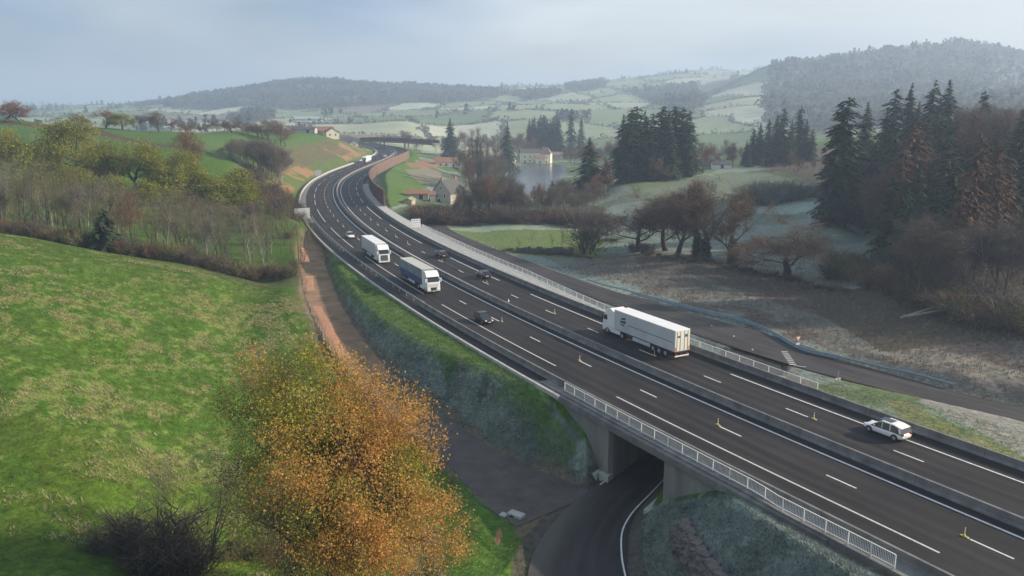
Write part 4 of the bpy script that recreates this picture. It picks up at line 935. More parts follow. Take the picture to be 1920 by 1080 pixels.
# foreground autumn oak
def big_oak():
    s = Seg(7); sp = dict(wob=.12, up=.05, lv=4, nb=[9, 5, 4, 3], spread=.80, ratio=.60, fork=.22, rmin=.012)
    s.limb(np.array([0, 0, -.6]), (0.02, 0, 1), 9.5, .55, 0, sp)
    tv = np.array(s.v); tips = np.array([t[0] for t in s.tips]); zs = np.percentile(tips[:, 2], 99.5); return s, tv, tips, zs
_s, _tv, _tips, _zs = big_oak()
OX, OY = 0, 0
_p = P(632, 1270, -6.4); ox, oy = float(_p[0]), float(_p[1]); oz = hz(ox, oy)
_H = top_z(ox, oy + 1.0, 662) - oz
_k = _H / _zs
T_AUT = mat('autumn_leaves', (0.32, 0.25, 0.04), 0.15, 0.5, 0.7, col2=(0.64, 0.31, 0.085), spec=0.3, detail=9); translucent(T_AUT, .42)
_hw = np.percentile(np.hypot(_tips[:, 0], _tips[:, 1]), 97) * _k
_wide = 8.9 / _hw
oak = thing('autumn_oak', 'large oak in orange and green autumn leaf above the lower left of the scene', 'tree', (ox, oy, oz))
_mt = _tips.mean(0)
def _shear(v): v = np.array(v, float); v[..., :2] -= _mt[:2] * (v[..., 2:3] / _mt[2]); return v
_tv = _shear(_tv); _s.tips = [(_shear(t[0]), t[1], t[2]) for t in _s.tips]
mesh_np('trunk', _tv * [_k * _wide, _k * _wide, _k], _s.f, BARK_DARK, oak)
_tl = [( (p * [_k * _wide, _k * _wide, _k]), d, l) for p, d, l in _s.tips]
# the crown fills an uneven dome: leaf clusters on the outer twigs
_dz = top_z(ox, oy, 880) - oz; _dep = oy * CP - (oz + _dz - CAMH) * SP; _Rh = 202 / FOC * _dep; _Rv = _H - _dz + .2
_q = _s.r.normal(0, 1, (1900, 3)); _q /= np.linalg.norm(_q, axis=1)[:, None]
_lob = 1 + .42 * np.array([vnoise(np.array([v_[0] * 2.4 + 9]), np.array([v_[1] * 2.4 + v_[2] * 2.9 + 5]), 77)[0] - .5 for v_ in _q])
_rr = (.50 + .5 * _s.r.rand(len(_q)) ** .6) * _lob
_pos = _q * _rr[:, None] * [_Rh, _Rh, _Rv] + [0, 0, _dz]
_tl += [(p_, v_, 4) for p_, v_ in zip(_pos, _q) if p_[2] > 1.5]
_den = np.array([vnoise(np.array([t[0][0] / 2.2 + t[0][2] / 3]), np.array([t[0][1] / 2.2 + 3]), 5)[0] for t in _tl])
_keep = [t for t, q in zip(_tl, _den) if q > 0.46 or (t[0][0] > 0 and q > .38)]
# the side away from the low sun has lost more of its leaves
_keep = [t for t in _keep if not (t[0][0] < -2.0 and rng.random() < .15 - t[0][0] * .085)]
T_AUTG = mat('yellow_green_oak_leaves', (0.15, 0.19, 0.025), 0.2, 0.4, 0.7, col2=(0.42, 0.37, 0.05), spec=0.3, detail=6); translucent(T_AUTG, .35)
def _isg(t):
    p_ = t[0]; q = vnoise(np.array([p_[0] / 2.6]), np.array([p_[2] / 2.6 + p_[1] / 3]), 9)[0]
    return q + (-.06 * p_[0]) - .045 * (p_[2] - _H * .55) > .42
_g = [t for t in _keep if _isg(t)]; _o = [t for t in _keep if not _isg(t)]; _per = max(4, int(125000 / max(len(_keep), 1)))
_v, _f = join([leaves(_o, _s.r, _per, .15, .42, .7)]); mesh_np('leaves', _v, _f, T_AUT, oak)
_v, _f = join([leaves(_g, _s.r, _per, .15, .42, .7)]); mesh_np('green_leaves', _v, _f, T_AUTG, oak)
_v, _f = slivers(_tl, _s.r, 3, .9, .022, 0, .7); mesh_np('twigs', _v, [_f], BARK, oak)
print('oak', ox, oy, oz, _H, len(_tl), len(_keep))
# bare trees and scrub in the lower left corner
t = tree_at('scrubtree', 'bare_tree', 402, 54, 800, 'bare forked tree standing left of the large autumn oak', wide=1.0, rz=1.0)
t = tree_at('scrubtree', 'bare_tree', 312, 55, 838, 'thin bare tree rising from the dark scrub at lower left', wide=1.0, rz=2.6)
for i, (px, d, top) in enumerate([(190, 50, 1000), (235, 52, 970), (290, 51.5, 960), (340, 53, 985), (270, 49.5, 1010), (320, 50, 1000), (370, 51, 1015)]):
    tree_at('bush0', 'bush', px, d, top, 'dark leafless scrub bush in the lower left corner', 'scrub bushes in the lower left corner', 1.3, 'bush')
for i, (px, d, top) in enumerate([(470, 56, 1015), (520, 57, 1000), (440, 55, 1040), (800, 60, 1035)]):
    tree_at('bush1', 'bush', px, d, top, 'olive undergrowth bush under the large autumn oak', 'undergrowth under the autumn oak', 1.4, 'bush')

# belt of saplings behind the brow of the meadow
LB = 'slender leafless sapling in the belt behind the left meadow'
for i in range(135):
    px = -60 + 640 * (i + rng.random()) / 135; t = rng.random()
    dmin = 158 + 10 * (px / 560); d = dmin + 4 + t * 46
    base = np.interp(px, [0, 270, 540], [445, 500, 545]); hgt = rng.uniform(120, 188) * (165 / d)
    top = base - hgt + rng.uniform(-8, 8) - t * 22
    tree_at('slim%d' % rng.randrange(5), 'bare_sapling', px, d, top, LB, 'saplings in the belt behind the left meadow', rng.uniform(.9, 1.5))
for px, d, top, k, lb in [(142, 166, 335, 'bare2', 'tall pale bare tree in the belt, left of the small dark conifer'), (250, 168, 345, 'bare0', 'gnarled bare tree in the belt, right of the small dark conifer'), (392, 172, 400, 'bare2', 'forked bare tree at the right of the tree belt'), (430, 173, 420, 'slim3', 'leaning bare tree at the right end of the tree belt'), (10, 168, 340, 'bare1', 'bare tree in the belt at the left edge of the picture')]:
    tree_at(k, 'bare_tree', px, d, top, lb, None, .9)
tree_at('cedar', 'small_conifer', 200, 163, 392, 'small dark conifer standing in the bare tree belt', None, 1.2)
for i in range(62):
    px = -30 + 590 * i / 62 + rng.uniform(-6, 6); d = 158 + 10 * (px / 560) + rng.uniform(-1, 7); base = np.interp(px, [0, 270, 540], [452, 505, 552])
    tree_at('bush%d' % rng.choice([0, 0, 1, 2]), 'bush', px, d, gpy(px, d) - rng.uniform(16, 34), 'dark undergrowth bush along the bottom of the tree belt', 'undergrowth along the left tree belt', 1.2, 'bush')
for i in range(24):
    px = rng.uniform(300, 560); d = rng.uniform(200, 245); tree_at('bush%d' % rng.choice([0, 1, 2]), 'bush', px, d, gpy(px, d) - rng.uniform(12, 26), 'brown scrub bush on the grassy slope behind the tree belt', 'scrub on the slope behind the tree belt', 1.3, 'bush')
# yellow-green oaks on the rise
for px, d, top, k, w, lb in [(22, 250, 238, 'green0', 1.25, 'yellow green oak with dark limbs at the left edge'), (150, 262, 212, 'green1', 1.25, 'tallest yellow green oak, its crown above the hill line'), (205, 254, 262, 'green2', 1.2, 'low yellow green tree right of the tallest oak'), (252, 258, 258, 'green0', 1.2, 'half bare yellow green oak with a dark fork'),
                          (300, 252, 290, 'green2', 1.2, 'low yellow green tree between the forked oak and the brown one'), (345, 258, 275, 'green1', 1.0, 'thin green oak at the right end of the oak row'), (110, 256, 290, 'bare0', 1.0, 'brown bare tree left of the tallest green oak'), (400, 255, 330, 'slim3', 1.3, 'spindly tree beside the bright field')]:
    tree_at(k, 'oak_tree', px, d, top, lb, None, w)
for i in range(26):
    px = 60 + 430 * (i + rng.random()) / 26; d = rng.uniform(236, 262); tree_at('greenbush', 'leafy_bush', px, d, gpy(px, d) - rng.uniform(28, 60), 'yellow green leafy thicket below the green oaks', 'leafy thicket below the green oaks', 1.5, 'bush')
tree_at('oak1', 'oak_tree', 335, 300, 228, 'rusty brown oak behind the green oaks', None, 1.0)
tree_at('oak3', 'oak_tree', 372, 310, 262, 'grey bare oak right of the rusty brown oak', None, .9)
for px, d, top, k, lb in [(8, 378, 184, 'oak1', 'rusty oak on the skyline at the left edge'), (40, 378, 192, 'oak1', 'second rusty oak on the skyline from the left edge'), (198, 382, 203, 'oak1', 'brown oak on the skyline right of the tall green oak'), (230, 384, 212, 'green1', 'olive oak on the skyline beside the hedge'), (258, 392, 214, 'bare2', 'pale bare tree on the skyline between oaks'), (298, 396, 206, 'oak3', 'pale spreading bare tree alone on the skyline'), (148, 384, 208, 'oak0', 'bare oak on the skyline behind the tall green oak'), (320, 400, 222, 'bare3', 'small brown tree on the skyline beside the pale bare tree')]:
    tree_at(k, 'oak_tree', px, d, top - 2, lb, None, 1.9)
for i in range(20):
    px = 350 + i * 9.6 + rng.uniform(-4, 4); d = rng.uniform(440, 470); tree_at(rng.choice(['bare3', 'bare0', 'bare2', 'oak0']), 'bare_tree', px, d, rng.uniform(218, 232), 'small bare brown tree in the row behind the green slope', 'row of bare trees behind the green slope', 1.8)
for i in range(85):
    px = rng.uniform(408, 530); d = rng.uniform(330, 352); tree_at(rng.choice(['slim1', 'slim3', 'slim1', 'bare2']), 'bare_sapling', px, d, np.interp(px, [412, 440, 500, 530], [276, 258, 256, 272]) + rng.uniform(-4, 8), 'pale slender stem in the bare grove on the green slope', 'bare grove on the green slope', 1.3)
for i in range(46):
    t = rng.random(); px = 455 + 110 * t + rng.uniform(-10, 10); d = 285 - 40 * t + rng.uniform(-22, 22)
    tree_at('bush%d' % rng.choice([0, 0, 2]), 'bush', px, d, gpy(px, d) - rng.uniform(12, 26), 'dark brown thicket bush on the bank beside the bend', 'thicket on the bank beside the bend', 1.6, 'bush')

# middle distance: trees in front of the village and pond
LBM = 'bare brown tree in the copse beside the small green field'
for i in range(92):
    px = rng.uniform(850, 1135); d = rng.uniform(266, 325); top = np.interp(px, [835, 870, 930, 1000, 1060, 1140], [375, 345, 318, 348, 335, 350]) + rng.uniform(-6, 30) - (d - 266) * .1
    tree_at(rng.choice(['bare0', 'bare1', 'bare2', 'bare1', 'bare2', 'slim1']), 'bare_tree', px, d, top, LBM, 'bare copse beside the small green field', rng.uniform(.9, 1.3))
for i in range(48):
    px = rng.uniform(850, 1140); d = rng.uniform(262, 272); tree_at(rng.choice(['bush0', 'bush2', 'bush0']), 'bush', px, d, gpy(px, d) - rng.uniform(12, 26), 'dark undergrowth bush at the foot of the bare copse', 'undergrowth at the foot of the copse', 1.8, 'bush')
for i in range(26):
    px = rng.uniform(770, 860); d = rng.uniform(262, 292); tree_at(rng.choice(['bush0', 'bush2', 'bush1']), 'bush', px, d, rng.uniform(383, 402), 'bare garden bush beside the stone house', 'bare bushes beside the stone house', 1.6, 'bush')
for i in range(24):
    px = rng.uniform(868, 945); d = rng.uniform(380, 520); tree_at(rng.choice(['bare1', 'bare2', 'bare0', 'slim3']), 'bare_tree', px, d, rng.uniform(268, 310), 'plum brown bare tree between the poplars and the pond', 'bare trees between the poplars and the pond', 1.1)
for px, top in [(887, 236), (896, 232), (902, 250), (915, 258), (880, 262)]:
    tree_at('pop0', 'poplar', px, 430, top, 'tall narrow bare poplar in front of the village', 'narrow poplars in front of the village', 1.1)
tree_at('spruce0', 'spruce', 845, 650, 221, 'dark spruce alone above the white houses', None, 1.5)
tree_at('spruce2', 'spruce', 951, 600, 226, 'dark spruce beside the village lane', None, 1.25)
tree_at('spruce1', 'spruce', 1070, 760, 203, 'hazy tall spruce behind the pond houses', None, .9)
tree_at('spruce3', 'spruce', 1089, 770, 218, 'hazy spruce to the right of the tall one behind the pond houses', None, .9)
for i in range(12): tree_at('spruce%d' % (i % 4), 'spruce', 993 + i * 5.0 + rng.uniform(-2, 2), 800 + rng.uniform(-15, 15), 216 + rng.uniform(-2, 8), 'hazy spruce in the dense clump behind the village', 'dense spruce clump behind the village', 1.3)
for i in range(20):
    px = rng.uniform(1060, 1180); d = rng.uniform(560, 720); tree_at(rng.choice(['bare3', 'bare2', 'bare0']), 'bare_tree', px, d, rng.uniform(256, 285), 'hazy brown bare tree right of the pond houses', 'hazy bare trees right of the pond', 1.2)
for i in range(22):
    px = rng.uniform(760, 1000); d = rng.uniform(660, 790); tree_at(rng.choice(['bare3', 'bare2', 'bare0']), 'bare_tree', px, d, rng.uniform(240, 268), 'hazy bare tree in the gardens behind the village', 'hazy bare trees behind the village', 1.2)
tree_at('spruce0', 'spruce', 1104, 330, 256, 'broad dull green spruce in front of the dark fir group', None, 1.9)
tree_at('larch0', 'larch', 1135, 325, 296, 'rust brown larch beside the broad dull spruce', None, 1.7)
tree_at('bare3', 'bare_tree', 1120, 318, 320, 'rust brown bare tree under the broad dull spruce', None, 1.3)
for i in range(6):
    px = rng.uniform(1020, 1065); d = rng.uniform(330, 350); tree_at(rng.choice(['spruce1', 'bare1', 'bare0']), 'small_tree', px, d, rng.uniform(335, 350), 'dark low tree on the near shore of the pond', 'low trees on the near shore of the pond', 1.3)
for i, (px, top, d) in enumerate([(1166, 213, 350), (1180, 204, 345), (1190, 198, 355), (1206, 206, 350), (1221, 212, 362), (1238, 198, 356), (1250, 206, 350), (1262, 198, 358), (1276, 200, 352), (1288, 206, 360), (1176, 240, 338), (1216, 232, 338), (1255, 236, 340), (1286, 232, 346)]):
    tree_at('fir%d' % (i % 2) if i % 3 else 'spruce%d' % (i % 4), 'fir_tree', px, d, top, 'tall dark fir in the dense group left of the grassy hillock', 'dense group of firs on the hillock', 1.35)
for i, (px, top) in enumerate([(1225, 290), (1240, 276), (1262, 300), (1300, 270), (1316, 262), (1205, 310)]): tree_at(rng.choice(['bare3', 'oak1']), 'bare_tree', px, 335 + i * 6, top, 'rusty tree at the foot of the dark fir group', 'rusty trees at the foot of the fir group', 1.1)
for i in range(16):
    px = rng.uniform(1300, 1420); d = rng.uniform(400, 520); tree_at(rng.choice(['bare3', 'bare2', 'bare0', 'larch1']), 'bare_tree', px, d, rng.uniform(252, 290), 'rusty bare tree behind the top of the hillock', 'rusty trees behind the hillock', 1.1)
for i, (px, top, d) in enumerate([(1398, 262, 400), (1410, 240, 405), (1422, 228, 400), (1438, 222, 410), (1452, 214, 400), (1464, 202, 405), (1480, 222, 395), (1495, 196, 400), (1508, 222, 398), (1520, 240, 390), (1404, 280, 385), (1440, 262, 380), (1478, 262, 380)]):
    tree_at('spruce%d' % (i % 4), 'spruce', px, d, top, 'dark spruce in the wood behind the frosted hillock', 'spruces behind the frosted hillock', 1.3)
for i in range(14):
    px = rng.uniform(1400, 1600); d = rng.uniform(330, 400); tree_at(rng.choice(['bare1', 'bare0', 'bare3']), 'bare_tree', px, d, rng.uniform(268, 320), 'plum coloured bare tree at the edge of the wood behind the hillock', 'bare trees at the edge of the wood', 1.2)
for i in range(26):
    px = 1400 + i * 5.6; tree_at('bush3' if i % 3 else 'bush1', 'bush', px, 292 + rng.uniform(-6, 8), 344 + rng.uniform(-4, 8), 'frosted grey bush in the row below the wood', 'row of frosted bushes below the wood', 1.1, 'bush')
tree_at('fir0', 'fir_tree', 1572, 228, 180, 'tallest ragged dark fir standing alone on the hillock', None, 1.3, rz=.6)
tree_at('fir1', 'fir_tree', 1562, 229, 196, 'second trunk of ragged dark fir beside the tallest one', None, 1.0)

# the big wood on the right
for i, (px, top, d) in enumerate([(1614, 190, 300), (1663, 165, 285), (1690, 153, 280), (1732, 150, 272), (1760, 148, 275), (1827, 168, 262), (1650, 200, 290), (1705, 190, 270), (1745, 185, 265), (1790, 215, 250), (1850, 215, 235), (1872, 232, 225), (1895, 205, 215), (1915, 190, 210), (1770, 260, 210), (1735, 300, 200), (1840, 270, 190), (1940, 200, 200), (1670, 260, 250), (1800, 240, 230), (1700, 330, 190), (1905, 250, 175), (1960, 230, 170), (1720, 215, 255), (1778, 205, 245), (1810, 222, 240), (1835, 240, 228), (1880, 262, 205), (1758, 285, 205), (1655, 290, 240), (1690, 300, 230), (1925, 262, 185), (1900, 300, 165), (1862, 330, 172), (1720, 350, 188), (1985, 210, 190), (1665, 235, 232), (1660, 330, 190), (1690, 345, 175), (1712, 270, 215), (1742, 240, 232), (1765, 235, 225), (1740, 330, 168), (1775, 300, 172), (1822, 285, 180), (1757, 262, 190), (1708, 300, 185), (1872, 290, 190), (1892, 345, 165), (1915, 320, 165), (1935, 290, 170), (1900, 222, 205), (1860, 222, 225), (1830, 205, 245), (1600, 250, 262), (1632, 262, 250), (1610, 300, 245)]):
    tree_at('spruce%d' % (i % 4), 'spruce', px, d, top, 'dark spruce rising from the wood on the right', 'spruces in the wood on the right', 1.3)
for i in range(30):
    px = rng.uniform(1780, 1960); d = rng.uniform(225, 300); tree_at(rng.choice(['bare1', 'bare2', 'bare0']), 'bare_tree', px, d, rng.uniform(182, 205), 'bare tree on the skyline of the wood on the right', 'bare trees on the skyline of the right wood', 1.0)
for i in range(34):
    px = rng.uniform(1640, 1960); d = rng.uniform(195, 250); tree_at(rng.choice(['bare1', 'bare1', 'bare0', 'bare3']), 'bare_tree', px, d, np.interp(px, [1640, 1700, 1800, 2000], [300, 262, 300, 300]) + rng.uniform(-20, 60), 'plum brown bare tree inside the wood on the right', 'bare trees inside the right wood', 1.1)
for px, top, d, w, lb in [(1700, 226, 205, 1.15, 'rusty larch at the left of the wood on the right'), (1678, 262, 200, 1.1, 'rusty larch lower than its neighbour at the left of the right wood'), (1808, 252, 152, .8, 'orange brown larch with a pale trunk, tallest at the front of the wood'), (1845, 268, 155, .8, 'orange brown larch right of the tallest one'), (1785, 330, 150, .75, 'shorter orange brown larch left of the tallest one'), (1868, 290, 158, .8, 'pale brown larch at the right of the larch group')]:
    tree_at('larch%d' % (rng.randrange(2)), 'larch', px, d, top, lb, None, w)
for i in range(26):
    px = rng.uniform(1680, 1960); d = rng.uniform(138, 160); tree_at(rng.choice(['slim1', 'bare1', 'bare1', 'bare1']), 'bare_sapling', px, d, rng.uniform(380, 460), 'thin bare stem at the front edge of the right wood', 'thin stems at the edge of the right wood', 1.3)
for i in range(58):
    t = i / 58; px = 1560 + 420 * t + rng.uniform(-8, 8); py = np.interp(px, [1560, 1700, 1850, 1980], [520, 560, 612, 650]) + rng.uniform(-30, 10)
    p = G(px, py); plant('bush%d' % rng.choice([0, 0, 2, 1]), 'bush', p[0], p[1], rng.uniform(2.2, 5.0), 'dark bramble thicket along the foot of the right wood', 'bush', 'thicket along the foot of the right wood', None, 1.6, p[2])
# line of old oaks on the field bank
for px, py, top, k, w, lb in [(1195, 472, 342, 'oak0', 1.9, 'leftmost spreading bare oak of the line on the field bank, dark holly at its foot'), (1249, 470, 345, 'oak2', 1.8, 'second bare oak from the left in the line on the field bank'), (1270, 478, 340, 'oak3', 1.6, 'third bare oak from the left in the line, thin upright crown'), (1305, 483, 330, 'ivyoak0', 1.25, 'bare oak with ivy trunk, left one of the close pair'), (1322, 487, 326, 'ivyoak1', 1.35, 'tallest oak of the line with ivy up its trunk'),
                         (1373, 495, 345, 'ivyoak0', 1.6, 'bare oak with thick ivy trunk, fifth along the field bank'), (1476, 516, 392, 'oak0', 2.5, 'low wide oak with rusty leaves at the right end of the line')]:
    tree_px(k, 'oak_tree', px, py, top, lb, None, w)
for px, py in [(1188, 474), (1205, 476), (1217, 475)]: tree_px('bush0', 'holly_bush', px, py, py - 20, 'dark holly bush under the leftmost oak', 'holly bushes under the leftmost oak', 1.2, 'bush')
for i in range(40):
    t = i / 40; px = 1215 + 380 * t; py = np.interp(px, [1215, 1320, 1480, 1600], [478, 492, 524, 552]) + rng.uniform(-3, 5); p = G(px, py)
    plant('bush%d' % rng.choice([0, 2, 1]), 'bush', p[0], p[1], rng.uniform(.7, 1.5), 'low bramble bush on the bank between the old oaks', 'bush', 'brambles on the oak bank', None, 1.7, p[2])
for px, py, top, k in [(998, 462, 425, 'slim1'), (1035, 466, 432, 'slim0'), (1052, 468, 420, 'slim3'), (1098, 476, 405, 'bush0'), (1100, 480, 420, 'bare2'), (975, 466, 440, 'slim4')]:
    tree_px(k, 'small_tree', px, py, top, 'small bare tree by the ruined wall', 'small bare trees by the ruined wall', 1.2)
for i in range(26):
    px = 945 + i * 6.5; p = G(px, np.interp(px, [945, 1120], [470, 484]) + rng.uniform(-2, 3)); plant('bush%d' % rng.choice([0, 2]), 'bush', p[0], p[1], rng.uniform(.5, 1.0), 'low bramble bush in front of the ruined wall', 'bush', 'brambles in front of the ruined wall', None, 1.6, p[2])

# ---------------------------------------------------------------- far woods and hedgerows: masses nobody could count
def far_mass(name, mask, n, size, m, label, keepz=0, shape='round', seed=3):
    r = np.random.RandomState(seed); cand = np.where(mask)[0]
    # choose points evenly over the ground, not over the sheet's vertices
    w = (RA.ravel()[cand]) ** 2; w = w / w.sum(); c = r.choice(cand, n, p=w); V = []; 
    x = X[c] + r.normal(0, 3, n); y = Y[c] + r.normal(0, 3, n); z = height(x, y)
    h = size * (0.7 + .6 * r.rand(n)); q = 16
    ii = np.repeat(np.arange(n), q); u = r.rand(n * q); a = r.rand(n * q) * 2 * pi
    if shape == 'cone': rr = (1 - u) * .26 + .03; zz_ = .08 + u * .92; big = .34
    else: rr = np.sqrt(np.maximum(1 - (2 * u - 1) ** 2, 0)) * .45; zz_ = .2 + u * .75; big = .30
    o = np.stack([x[ii] + cos_(a) * rr * h[ii], y[ii] + sin_(a) * rr * h[ii], z[ii] + zz_ * h[ii]], 1)
    d1 = r.normal(0, 1, (n * q, 3)); d1 /= np.linalg.norm(d1, axis=1)[:, None]; d2 = np.cross(d1, r.normal(0, 1, (n * q, 3))); d2 /= np.linalg.norm(d2, axis=1)[:, None]
    s_ = (big * h[ii] * (.6 + .8 * r.rand(n * q)))[:, None]; V = np.stack([o - d1 * s_ * .6, o + d2 * s_ * .5, o + d1 * s_ * .6, o - d2 * s_ * .5], 1).reshape(-1, 3)
    o = mesh_np(name, V, np.arange(len(V)).reshape(-1, 4), m); return tag(o, label, 'wood' if 'wood' in name else 'hedge', None, 'stuff')
cos_, sin_ = np.cos, np.sin
T_FAR = leafmat('mist_pale_wood', (0.125, 0.125, 0.115), (0.145, 0.14, 0.13), 0.02, var=.05, tl=.5)  # twigs paled so the colour itself carries mist over the hills
T_FARC = leafmat('mist_pale_conifers', (0.080, 0.098, 0.090), (0.095, 0.112, 0.10), 0.02, var=.1, tl=.5)  # needles lightened likewise, mist painted into their colour
inview = (np.abs(X) < Y * .75) & (Rr > 850)
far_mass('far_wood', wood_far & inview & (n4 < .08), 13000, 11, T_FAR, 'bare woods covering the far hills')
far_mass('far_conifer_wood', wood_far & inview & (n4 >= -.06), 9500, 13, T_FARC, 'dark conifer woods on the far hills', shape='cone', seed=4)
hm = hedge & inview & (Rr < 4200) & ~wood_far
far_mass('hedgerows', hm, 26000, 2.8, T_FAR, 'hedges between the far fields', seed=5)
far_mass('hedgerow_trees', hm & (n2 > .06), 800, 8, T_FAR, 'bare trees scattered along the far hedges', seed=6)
# ---------------------------------------------------------------- vehicles
PW = mat('white_paint', (0.78, 0.78, 0.75), 0.04, 0.8, 0.35); PG = mat('grey_paint', (0.52, 0.53, 0.54), 0.10, 0.5, 0.5)  # PG: one light grey for trailer sides, seams, skirts and grille bars
PK = mat('black_paint', (0.018, 0.020, 0.024), 0.2, 1, 0.22); PB = mat('blue_curtain', (0.045, 0.075, 0.22), 0.30, 0.6, 0.6); PC = mat('cream_door', (0.72, 0.68, 0.58), 0.06, 0.8, 0.5)
GL = mat('dark_glass', (0.02, 0.027, 0.032), 0.1, 1, 0.08, spec=0.8); RUB = mat('tyre_rubber', (0.022, 0.022, 0.023), 0.2, 5, 0.85); RIM = mat('alloy_rim', (0.42, 0.43, 0.45), 0.1, 3, 0.35, metal=.7)
BLK = mat('black_plastic', (0.025, 0.026, 0.028), 0.2, 4, 0.6); REDL = mat('red_lamp', (0.42, 0.02, 0.02), 0.1, 3, 0.25); HDL = mat('clear_lamp', (0.72, 0.74, 0.75), 0.05, 3, 0.15); PLATE = mat('number_plate', (0.78, 0.78, 0.74), 0.03, 3, 0.5)
ORG = mat('orange_reflector', (0.62, 0.22, 0.05), 0.1, 3, 0.5); LOGO = mat('dark_green_decal', (0.025, 0.11, 0.085), 0.1, 2, 0.5); TARP = mat('grey_roof_tarpaulin', (0.46, 0.45, 0.41), 0.10, 0.5, 0.8); TEALG = mat('grey_green_fabric', (0.22, 0.27, 0.30), 0.3, 0.7, 0.7)
def wheel(parent, x, y, r, w, side, name='wheel'):
    k = MB(); k.tube((x, y - w / 2, r), (x, y + w / 2, r), r, n=20); o = k.build(name, RUB, parent, bevel=.03)
    k = MB(); ys = y + side * (w / 2 + .008); k.tube((x, ys - side * .05, r), (x, ys, r), r * .62, r * .56, n=16)
    for a in range(5):
        t = 2 * pi * a / 5; k.tube((x, ys, r), (x + cos(t) * r * .5, ys + side * .008, r + sin(t) * r * .5), .035, .03, 4)
    k.build('rim', RIM, o)
    return o
def loft(name, secs, m, parent, fm=None, mats=None):
    """secs: list of closed rings with equal counts"""
    n = len(secs[0]); V = np.concatenate([np.array(s_, float) for s_ in secs]); F = []
    for i in range(len(secs) - 1):
        for k in range(n): F.append((i * n + k, i * n + (k + 1) % n, (i + 1) * n + (k + 1) % n, (i + 1) * n + k))
    F.append(tuple(range(n - 1, -1, -1))); F.append(tuple((len(secs) - 1) * n + k for k in range(n)))
    return mesh_np(name, V, F, mats or m, parent, fm, smooth=True)
def car(label, s, c, away, paint, kind='hatch', L_=4.4, W=1.8, H_=1.5, name='car', roofglass=False, group=None, cat='car', detail=True):
    """x forward, y left; wheels on the ground"""
    p = fr(s, c, 0.016); a = heading(s) + (0 if away else pi); t = thing(name, label, cat, tuple(p), a, group)
    hw = W / 2; f = L_ / 2
    # lower body: rings at stations along x; each ring: sill, flank, shoulder, deck
    st = [(-f, .42, .62, .70 * hw), (-f + .10, .30, .84, .94 * hw), (-f + .45, .22, .91, hw), (-f + 1.5, .20, .90, hw), (0.1, .20, .88, hw), (f - 1.35, .20, .86, hw), (f - .75, .22, .79, .985 * hw), (f - .25, .26, .70, .90 * hw), (f, .36, .56, .66 * hw)]
    if kind == 'van': st = [(x, z0, z1 + .06, w) for x, z0, z1, w in st]
    secs = []
    for x, z0, z1, w in st:
        m_ = (z0 + z1) / 2; r = [(-w * .88, z0), (-w * .985, z0 + .10), (-w, m_), (-w * .965, z1 - .10), (-w * .86, z1), (0, z1 + .035), (w * .86, z1), (w * .965, z1 - .10), (w, m_), (w * .985, z0 + .10), (w * .88, z0), (0, z0 - .02)]
        secs.append([(x, y, z) for y, z in r])
    body = loft('body', secs, paint, t)
    sb = body.modifiers.new('s', 'SUBSURF'); sb.levels = 1; sb.render_levels = 1
    # cabin: glass house with roof skin
    if kind == 'van': xs = [(-f + .12, .92, 0), (-f + .35, H_ - .12, 1), (-f + 1.0, H_ - .02, 1), (0.2, H_, 1), (f - 1.75, H_ - .10, 1), (f - .95, .84, 0)]
    elif kind == 'suv': xs = [(-f + .05, .92, 0), (-f + .36, H_ - .15, 1), (-f + 1.0, H_ - .02, 1), (0.1, H_, 1), (f - 1.85, H_ - .12, 1), (f - .98, .86, 0)]
    else: xs = [(-f + .12, .93, 0), (-f + .62, H_ - .10, 1), (-f + 1.3, H_ - .01, 1), (-.05, H_, 1), (f - 2.15, H_ - .10, 1), (f - 1.30, .87, 0)]
    rt, rb = hw * .76, hw * .93; zb = .82
    G_ = MB(); pf = xs
    up = [(x, z) for x, z, k in pf]; low = [(pf[0][0], zb), (pf[-1][0], zb)]
    def wy(z): return rb + (rt - rb) * (z - zb) / (H_ - zb)
    P_ = [(x, z) for x, z in up]; n = len(P_)
    V = [(x, -wy(z), z) for x, z in P_] + [(x, wy(z), z) for x, z in P_] + [(x, -rb, zb - .03) for x, z in (P_[0], P_[-1])] + [(x, rb, zb - .03) for x, z in (P_[0], P_[-1])]
    F = []
    for i in range(n - 1): F.append((i, i + 1, n + i + 1, n + i))
    F.append(tuple([2 * n, 2 * n + 1][::-1]) + tuple(range(0, n))[::1]) if False else None
    F = [q for q in F if q]
    F.append((2 * n + 1,) + tuple(range(n - 1, -1, -1)) + (2 * n,)); F.append((2 * n + 2,) + tuple(range(n, 2 * n)) + (2 * n + 3,))
    mesh_np('windows', V, F, GL, t)
    # roof skin and pillars in body colour, 12 mm proud
    k = MB(); e = .014
    rp = [(x, z) for x, z, q in pf if q]
    for i in range(len(rp) - 1):
        (x0, z0), (x1, z1) = rp[i], rp[i + 1]; k.quad((x0, -wy(z0) - e, z0 + e), (x1, -wy(z1) - e, z1 + e), (x1, wy(z1) + e, z1 + e), (x0, wy(z0) + e, z0 + e))
        for sgn in (-1, 1):
            w0, w1 = sgn * (wy(z0) + e), sgn * (wy(z1) + e); k.quad((x0, w0, z0 + e), (x1, w1, z1 + e), (x1, w1 + sgn * .015, z1 - .075), (x0, w0 + sgn * .015, z0 - .075))
    def pillar(xa, za, xb, zb_, w=.085):
        for sgn in (-1, 1): k.quad((xa - w, sgn * (wy(za) + e), za), (xa + w, sgn * (wy(za) + e), za), (xb + w, sgn * (wy(zb_) + e + .012), zb_), (xb - w, sgn * (wy(zb_) + e + .012), zb_))
